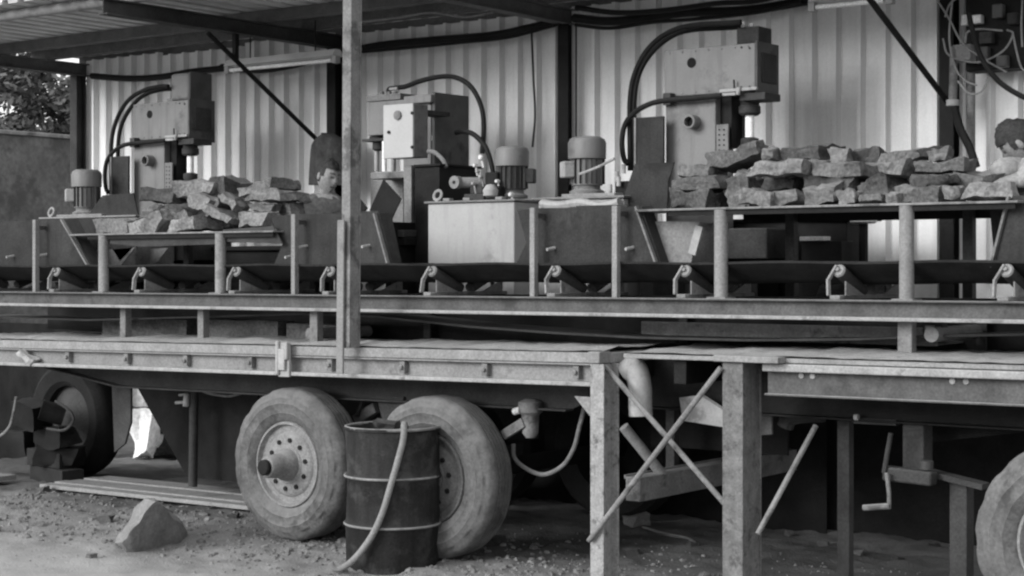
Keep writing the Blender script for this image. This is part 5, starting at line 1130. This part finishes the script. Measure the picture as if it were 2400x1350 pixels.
def head_verts(c, f, up, sc=1.0):
    f = Vector(f).normalized(); up = Vector(up); up = (up - f * up.dot(f)).normalized(); rt_ = f.cross(up)
    NS, NR = 36, 26; vs = []; loc = []
    def g(a, b_, w): return math.exp(-(a * a + b_ * b_) / (w * w))
    for i in range(NR + 1):
        th = math.pi * i / NR
        for j in range(NS):
            ph = 2 * math.pi * j / NS; x, y, z = math.sin(th) * math.sin(ph), math.sin(th) * math.cos(ph), math.cos(th)
            X, Y_, Z = x * 0.076, y * 0.098, z * 0.122
            if z < 0: X *= 1 - 0.34 * (-z) ** 1.4; Y_ *= (1 - 0.10 * -z) if y > 0 else (1 - 0.35 * (-z))
            if y > 0:
                Y_ += 0.026 * g(x / 0.8, z + 0.22, 0.15) + 0.014 * g(x / 0.7, z + 0.05, 0.16)
                Y_ -= 0.013 * (g(x - 0.38, z - 0.06, 0.17) + g(x + 0.38, z - 0.06, 0.17))
                Y_ += 0.006 * (g(x - 0.32, z - 0.25, 0.18) + g(x + 0.32, z - 0.25, 0.18))
                Y_ += 0.008 * g(x, z + 0.50, 0.16) - 0.006 * g(x * 0.5, z + 0.52, 0.05) + 0.012 * g(x, z + 0.85, 0.22)
            loc.append((x, y, z)); vs.append(Vector(c) + (rt_ * X + f * Y_ + up * Z) * sc)
    fs = [(i * NS + j, i * NS + (j + 1) % NS, (i + 1) * NS + (j + 1) % NS, (i + 1) * NS + j) for i in range(NR) for j in range(NS)]
    return vs, fs, loc, (rt_, f, up)
def person(label, base, joints, edges, hc, hf, hup, matfn, mats, hair_fn, sc=1.0, hands=()):
    r = thing('person', label, 'person', base)
    em = skin_mesh(joints, edges); bm = bmesh.new(); bm.from_mesh(em)
    for fc in bm.faces: fc.material_index = matfn(fc.calc_center_median()); fc.smooth = True
    vs, fs, loc, fr = head_verts(hc, hf, hup, sc); bv = [bm.verts.new(v) for v in vs]
    for q in fs:
        try: fc = bm.faces.new([bv[k] for k in q])
        except ValueError: continue
        l = [sum(loc[k][a] for k in q) / 4 for a in range(3)]; mi = 0
        if l[1] > 0.3:
            if abs(abs(l[0]) - 0.37) < 0.15 and abs(l[2] - 0.07) < 0.055: mi = 3
            if abs(abs(l[0]) - 0.36) < 0.22 and abs(l[2] - 0.27) < 0.04: mi = 3
            if abs(l[0]) < 0.28 and abs(l[2] + 0.53) < 0.035: mi = 3
        fc.material_index = mi; fc.smooth = True
    for s in (-1, 1):   # ears
        ec = Vector(hc) + fr[0] * s * 0.078 * sc + fr[1] * -0.008 - fr[2] * 0.004
        res = bmesh.ops.create_icosphere(bm, subdivisions=2, radius=1.0)
        for v in res['verts']: v.co = ec + fr[0] * v.co.x * 0.010 + fr[1] * v.co.y * 0.02 + fr[2] * v.co.z * 0.033
        for v in res['verts']:
            for fc in v.link_faces: fc.smooth = True; fc.material_index = 0
    bmesh.ops.recalc_face_normals(bm, faces=bm.faces)
    for v in bm.verts: v.co -= Vector(base)
    me = bpy.data.meshes.new('body'); bm.to_mesh(me); bm.free(); bpy.data.meshes.remove(em)
    for mt in mats: me.materials.append(mt)
    o = bpy.data.objects.new('body', me); link(o, r)
    # hair: a thick uneven shell
    m = MB(); k0 = {}
    for i, (p, l) in enumerate(zip(vs, loc)):
        q = p - Vector(hc); th = 1.10 + 0.10 * noise.noise(q * 40) + 0.05 * noise.noise(q * 110)
        m.v.append(Vector(hc) + q * th + fr[2] * 0.004)
    for q in fs:
        l = [sum(loc[k][a] for k in q) / 4 for a in range(3)]
        if hair_fn(l): m.f.append(q)
    m.build('hair', HAIR, r, smooth=True, ang=80)
    return r
def hand(joints, edges, wrist, d, n, key, grip=0.5):
    """palm and five bent fingers of different lengths as chains rooted in the palm"""
    d = Vector(d).normalized(); n = Vector(n).normalized(); s = d.cross(n).normalized()
    pc = Vector(wrist) + d * 0.05; joints[key + 'palm'] = (pc, 0.030, 0.016)
    for i, (o, L) in enumerate(((-0.030, 0.062), (-0.010, 0.075), (0.010, 0.07), (0.030, 0.055))):
        a = pc + d * 0.035 + s * o; b_ = a + d * L * 0.5 + n * L * 0.2 * grip; c = b_ + d * L * 0.3 + n * L * 0.45 * grip
        for k, (p, rr_) in enumerate(((a, 0.010), (b_, 0.009), (c, 0.008))): joints[f'{key}{i}{k}'] = (p, rr_)
        edges += [(key + 'palm', f'{key}{i}0'), (f'{key}{i}0', f'{key}{i}1'), (f'{key}{i}1', f'{key}{i}2')]
    a = Vector(wrist) + d * 0.03 + s * -0.035; b_ = a + d * 0.03 + s * -0.025 + n * 0.01; c = b_ + d * 0.028 + n * 0.012
    joints[key + 't0'] = (a, 0.012); joints[key + 't1'] = (b_, 0.0105); joints[key + 't2'] = (c, 0.009)
    edges += [(key + 'palm', key + 't0'), (key + 't0', key + 't1'), (key + 't1', key + 't2')]
camr, camd = Vector((CA, SA, 0)), Vector((SA, -CA, 0))        # picture right, towards the camera
U = Vector((0, 0, 1))
# the man at the middle splitter, leaning forward over his work, looking to picture right
hc = P(769, 415, 9.55)
pel = hc - camr * 0.16 + camd * -0.12 + U * -0.62; pel.z = 2.06
fl = 1.325
J = {}; E = []
ch = hc + camr * -0.06 + camd * -0.05 + U * -0.30; nk = hc + U * -0.125 + camr * -0.015 + camd * -0.02
J['pel'] = (pel, 0.15, 0.12); J['wst'] = (pel.lerp(ch, 0.5), 0.145, 0.115); J['chest'] = (ch, 0.17, 0.125); J['neck'] = (nk, 0.058); J['hd'] = (hc + U * -0.04, 0.05)
E += [('pel', 'wst'), ('wst', 'chest'), ('chest', 'neck'), ('neck', 'hd')]
for s, k in ((-1, 'l'), (1, 'r')):
    sh = ch + camr * 0.185 * s + U * 0.09; el = sh + camr * (0.05 * s + 0.10) + camd * 0.08 + U * -0.26; wr = el + camr * 0.16 + camd * 0.14 + U * -0.10
    kn = pel + camr * 0.12 * s + camd * 0.12 + U * -0.36; an = Vector((pel.x + camr.x * 0.12 * s, pel.y + camr.y * 0.12 * s, fl + 0.07)); to = an + camd * 0.17 + U * -0.045
    J['sh' + k] = (sh, 0.068); J['el' + k] = (el, 0.048); J['wr' + k] = (wr, 0.032, 0.026); J['hp' + k] = (pel + camr * 0.10 * s + U * -0.06, 0.095); J['kn' + k] = (kn, 0.068); J['an' + k] = (an, 0.048); J['to' + k] = (to, 0.04, 0.03)
    E += [('chest', 'sh' + k), ('sh' + k, 'el' + k), ('el' + k, 'wr' + k), ('pel', 'hp' + k), ('hp' + k, 'kn' + k), ('kn' + k, 'an' + k), ('an' + k, 'to' + k), ('wr' + k, 'h' + k + 'palm')]
    hand(J, E, wr, camr + camd * 0.5 - U * 0.3, -U, 'h' + k)
wl, wr_ = J['wrl'][0], J['wrr'][0]; ell, elr = J['ell'][0], J['elr'][0]
def mf(p):
    for w, e in ((wl, ell), (wr_, elr)):
        if (p - w).length < 0.16 and (p - w).length < (p - e).length: return 0
    if p.z > nk.z - 0.035 and (p - nk).xy.length < 0.09: return 0
    if p.z < fl + 0.11: return 4
    return 2 if p.z < pel.z + 0.03 and (p - pel).length < 1.2 and (p - ell).length > 0.12 and (p - elr).length > 0.12 else 1
person('man in a dark open-necked work shirt leaning over the feed chute beside the front post', Vector((pel.x, pel.y, fl)), J, E, hc, camd * 0.72 + camr * 0.66 - U * 0.22, U + camr * 0.16, mf, [SKIN, SHIRT, TROUS, SKIND, BLACK],
       lambda l: (l[2] > 0.46) or (l[1] < -0.05 and l[2] > -0.35) or (l[1] < 0.28 and l[2] > 0.05 and abs(l[0]) > 0.6), sc=1.04)
# stooping person at the right edge handling stones
hc = P(2388, 332, 9.3)
J = {}; E = []
nk = hc + camr * 0.07 + U * -0.09 + camd * -0.02; ch = hc + camr * 0.16 + U * -0.24 + camd * -0.06; pel = hc + camr * 0.34 + U * -0.5 + camd * -0.1; pel.z = max(pel.z, 2.16); fl = 1.37
J['pel'] = (pel, 0.15, 0.12); J['wst'] = (pel.lerp(ch, 0.5), 0.145, 0.115); J['chest'] = (ch, 0.17, 0.125); J['neck'] = (nk, 0.056); J['hd'] = (hc + U * -0.03 + camr * 0.03, 0.05)
E += [('pel', 'wst'), ('wst', 'chest'), ('chest', 'neck'), ('neck', 'hd')]
hands_t = [P(2262, 428, 8.8), P(2322, 440, 8.75)]
for s, k, ht in ((-1, 'l', hands_t[0]), (1, 'r', hands_t[1])):
    sh = ch + camd * 0.12 * s + camr * (-0.05) + U * 0.08; 
    if k == 'l': sh = P(2352, 398, 9.0)
    else: sh = P(2425, 392, 8.9)
    wr = ht + camr * 0.09 + U * 0.035; el = sh.lerp(wr, 0.48) + U * -0.03 + camr * 0.02
    kn = pel + camr * (0.10 * s - 0.16) + camd * 0.06 + U * -0.40; an = Vector((kn.x, kn.y, fl + 0.07)) + camr * 0.05; to = an - camr * 0.16 + U * -0.045
    J['sh' + k] = (sh, 0.095); J['el' + k] = (el, 0.058); J['wr' + k] = (wr, 0.033, 0.027); J['hp' + k] = (pel + camr * 0.10 * s + U * -0.06, 0.10); J['kn' + k] = (kn, 0.075); J['an' + k] = (an, 0.05); J['to' + k] = (to, 0.042, 0.032)
    E += [('chest', 'sh' + k), ('sh' + k, 'el' + k), ('el' + k, 'wr' + k), ('pel', 'hp' + k), ('hp' + k, 'kn' + k), ('kn' + k, 'an' + k), ('an' + k, 'to' + k), ('wr' + k, 'h' + k + 'palm')]
    hand(J, E, wr, -camr - U * 0.25, -U, 'h' + k)
wl2, wr2, el2, er2, nk2, pel2 = J['wrl'][0], J['wrr'][0], J['ell'][0], J['elr'][0], nk.copy(), pel.copy()
def mf2(p):
    for w, e in ((wl2, el2), (wr2, er2)):
        if (p - w).length < 0.10 and (p - w).length < (p - e).length: return 0
    if (p - nk2).length < 0.075: return 0
    if p.z < 1.48: return 4
    return 2 if p.z < pel2.z + 0.02 and (p - el2).length > 0.12 and (p - er2).length > 0.12 else 1
person('person with dark hair and pale shirt stooping over the stones at the right edge', Vector((pel.x, pel.y, 1.37)), J, E, hc, -camr * 0.62 - camd * 0.38 - U * 0.62, U * 0.75 - camr * 0.6, mf2, [SKIN, SHIRTP, TROUS, SKIND, BLACK],
       lambda l: (l[2] > 0.30) or (l[1] < 0.05 and l[2] > -0.5) or (l[1] < 0.35 and abs(l[0]) > 0.55 and l[2] > -0.15), sc=1.06)
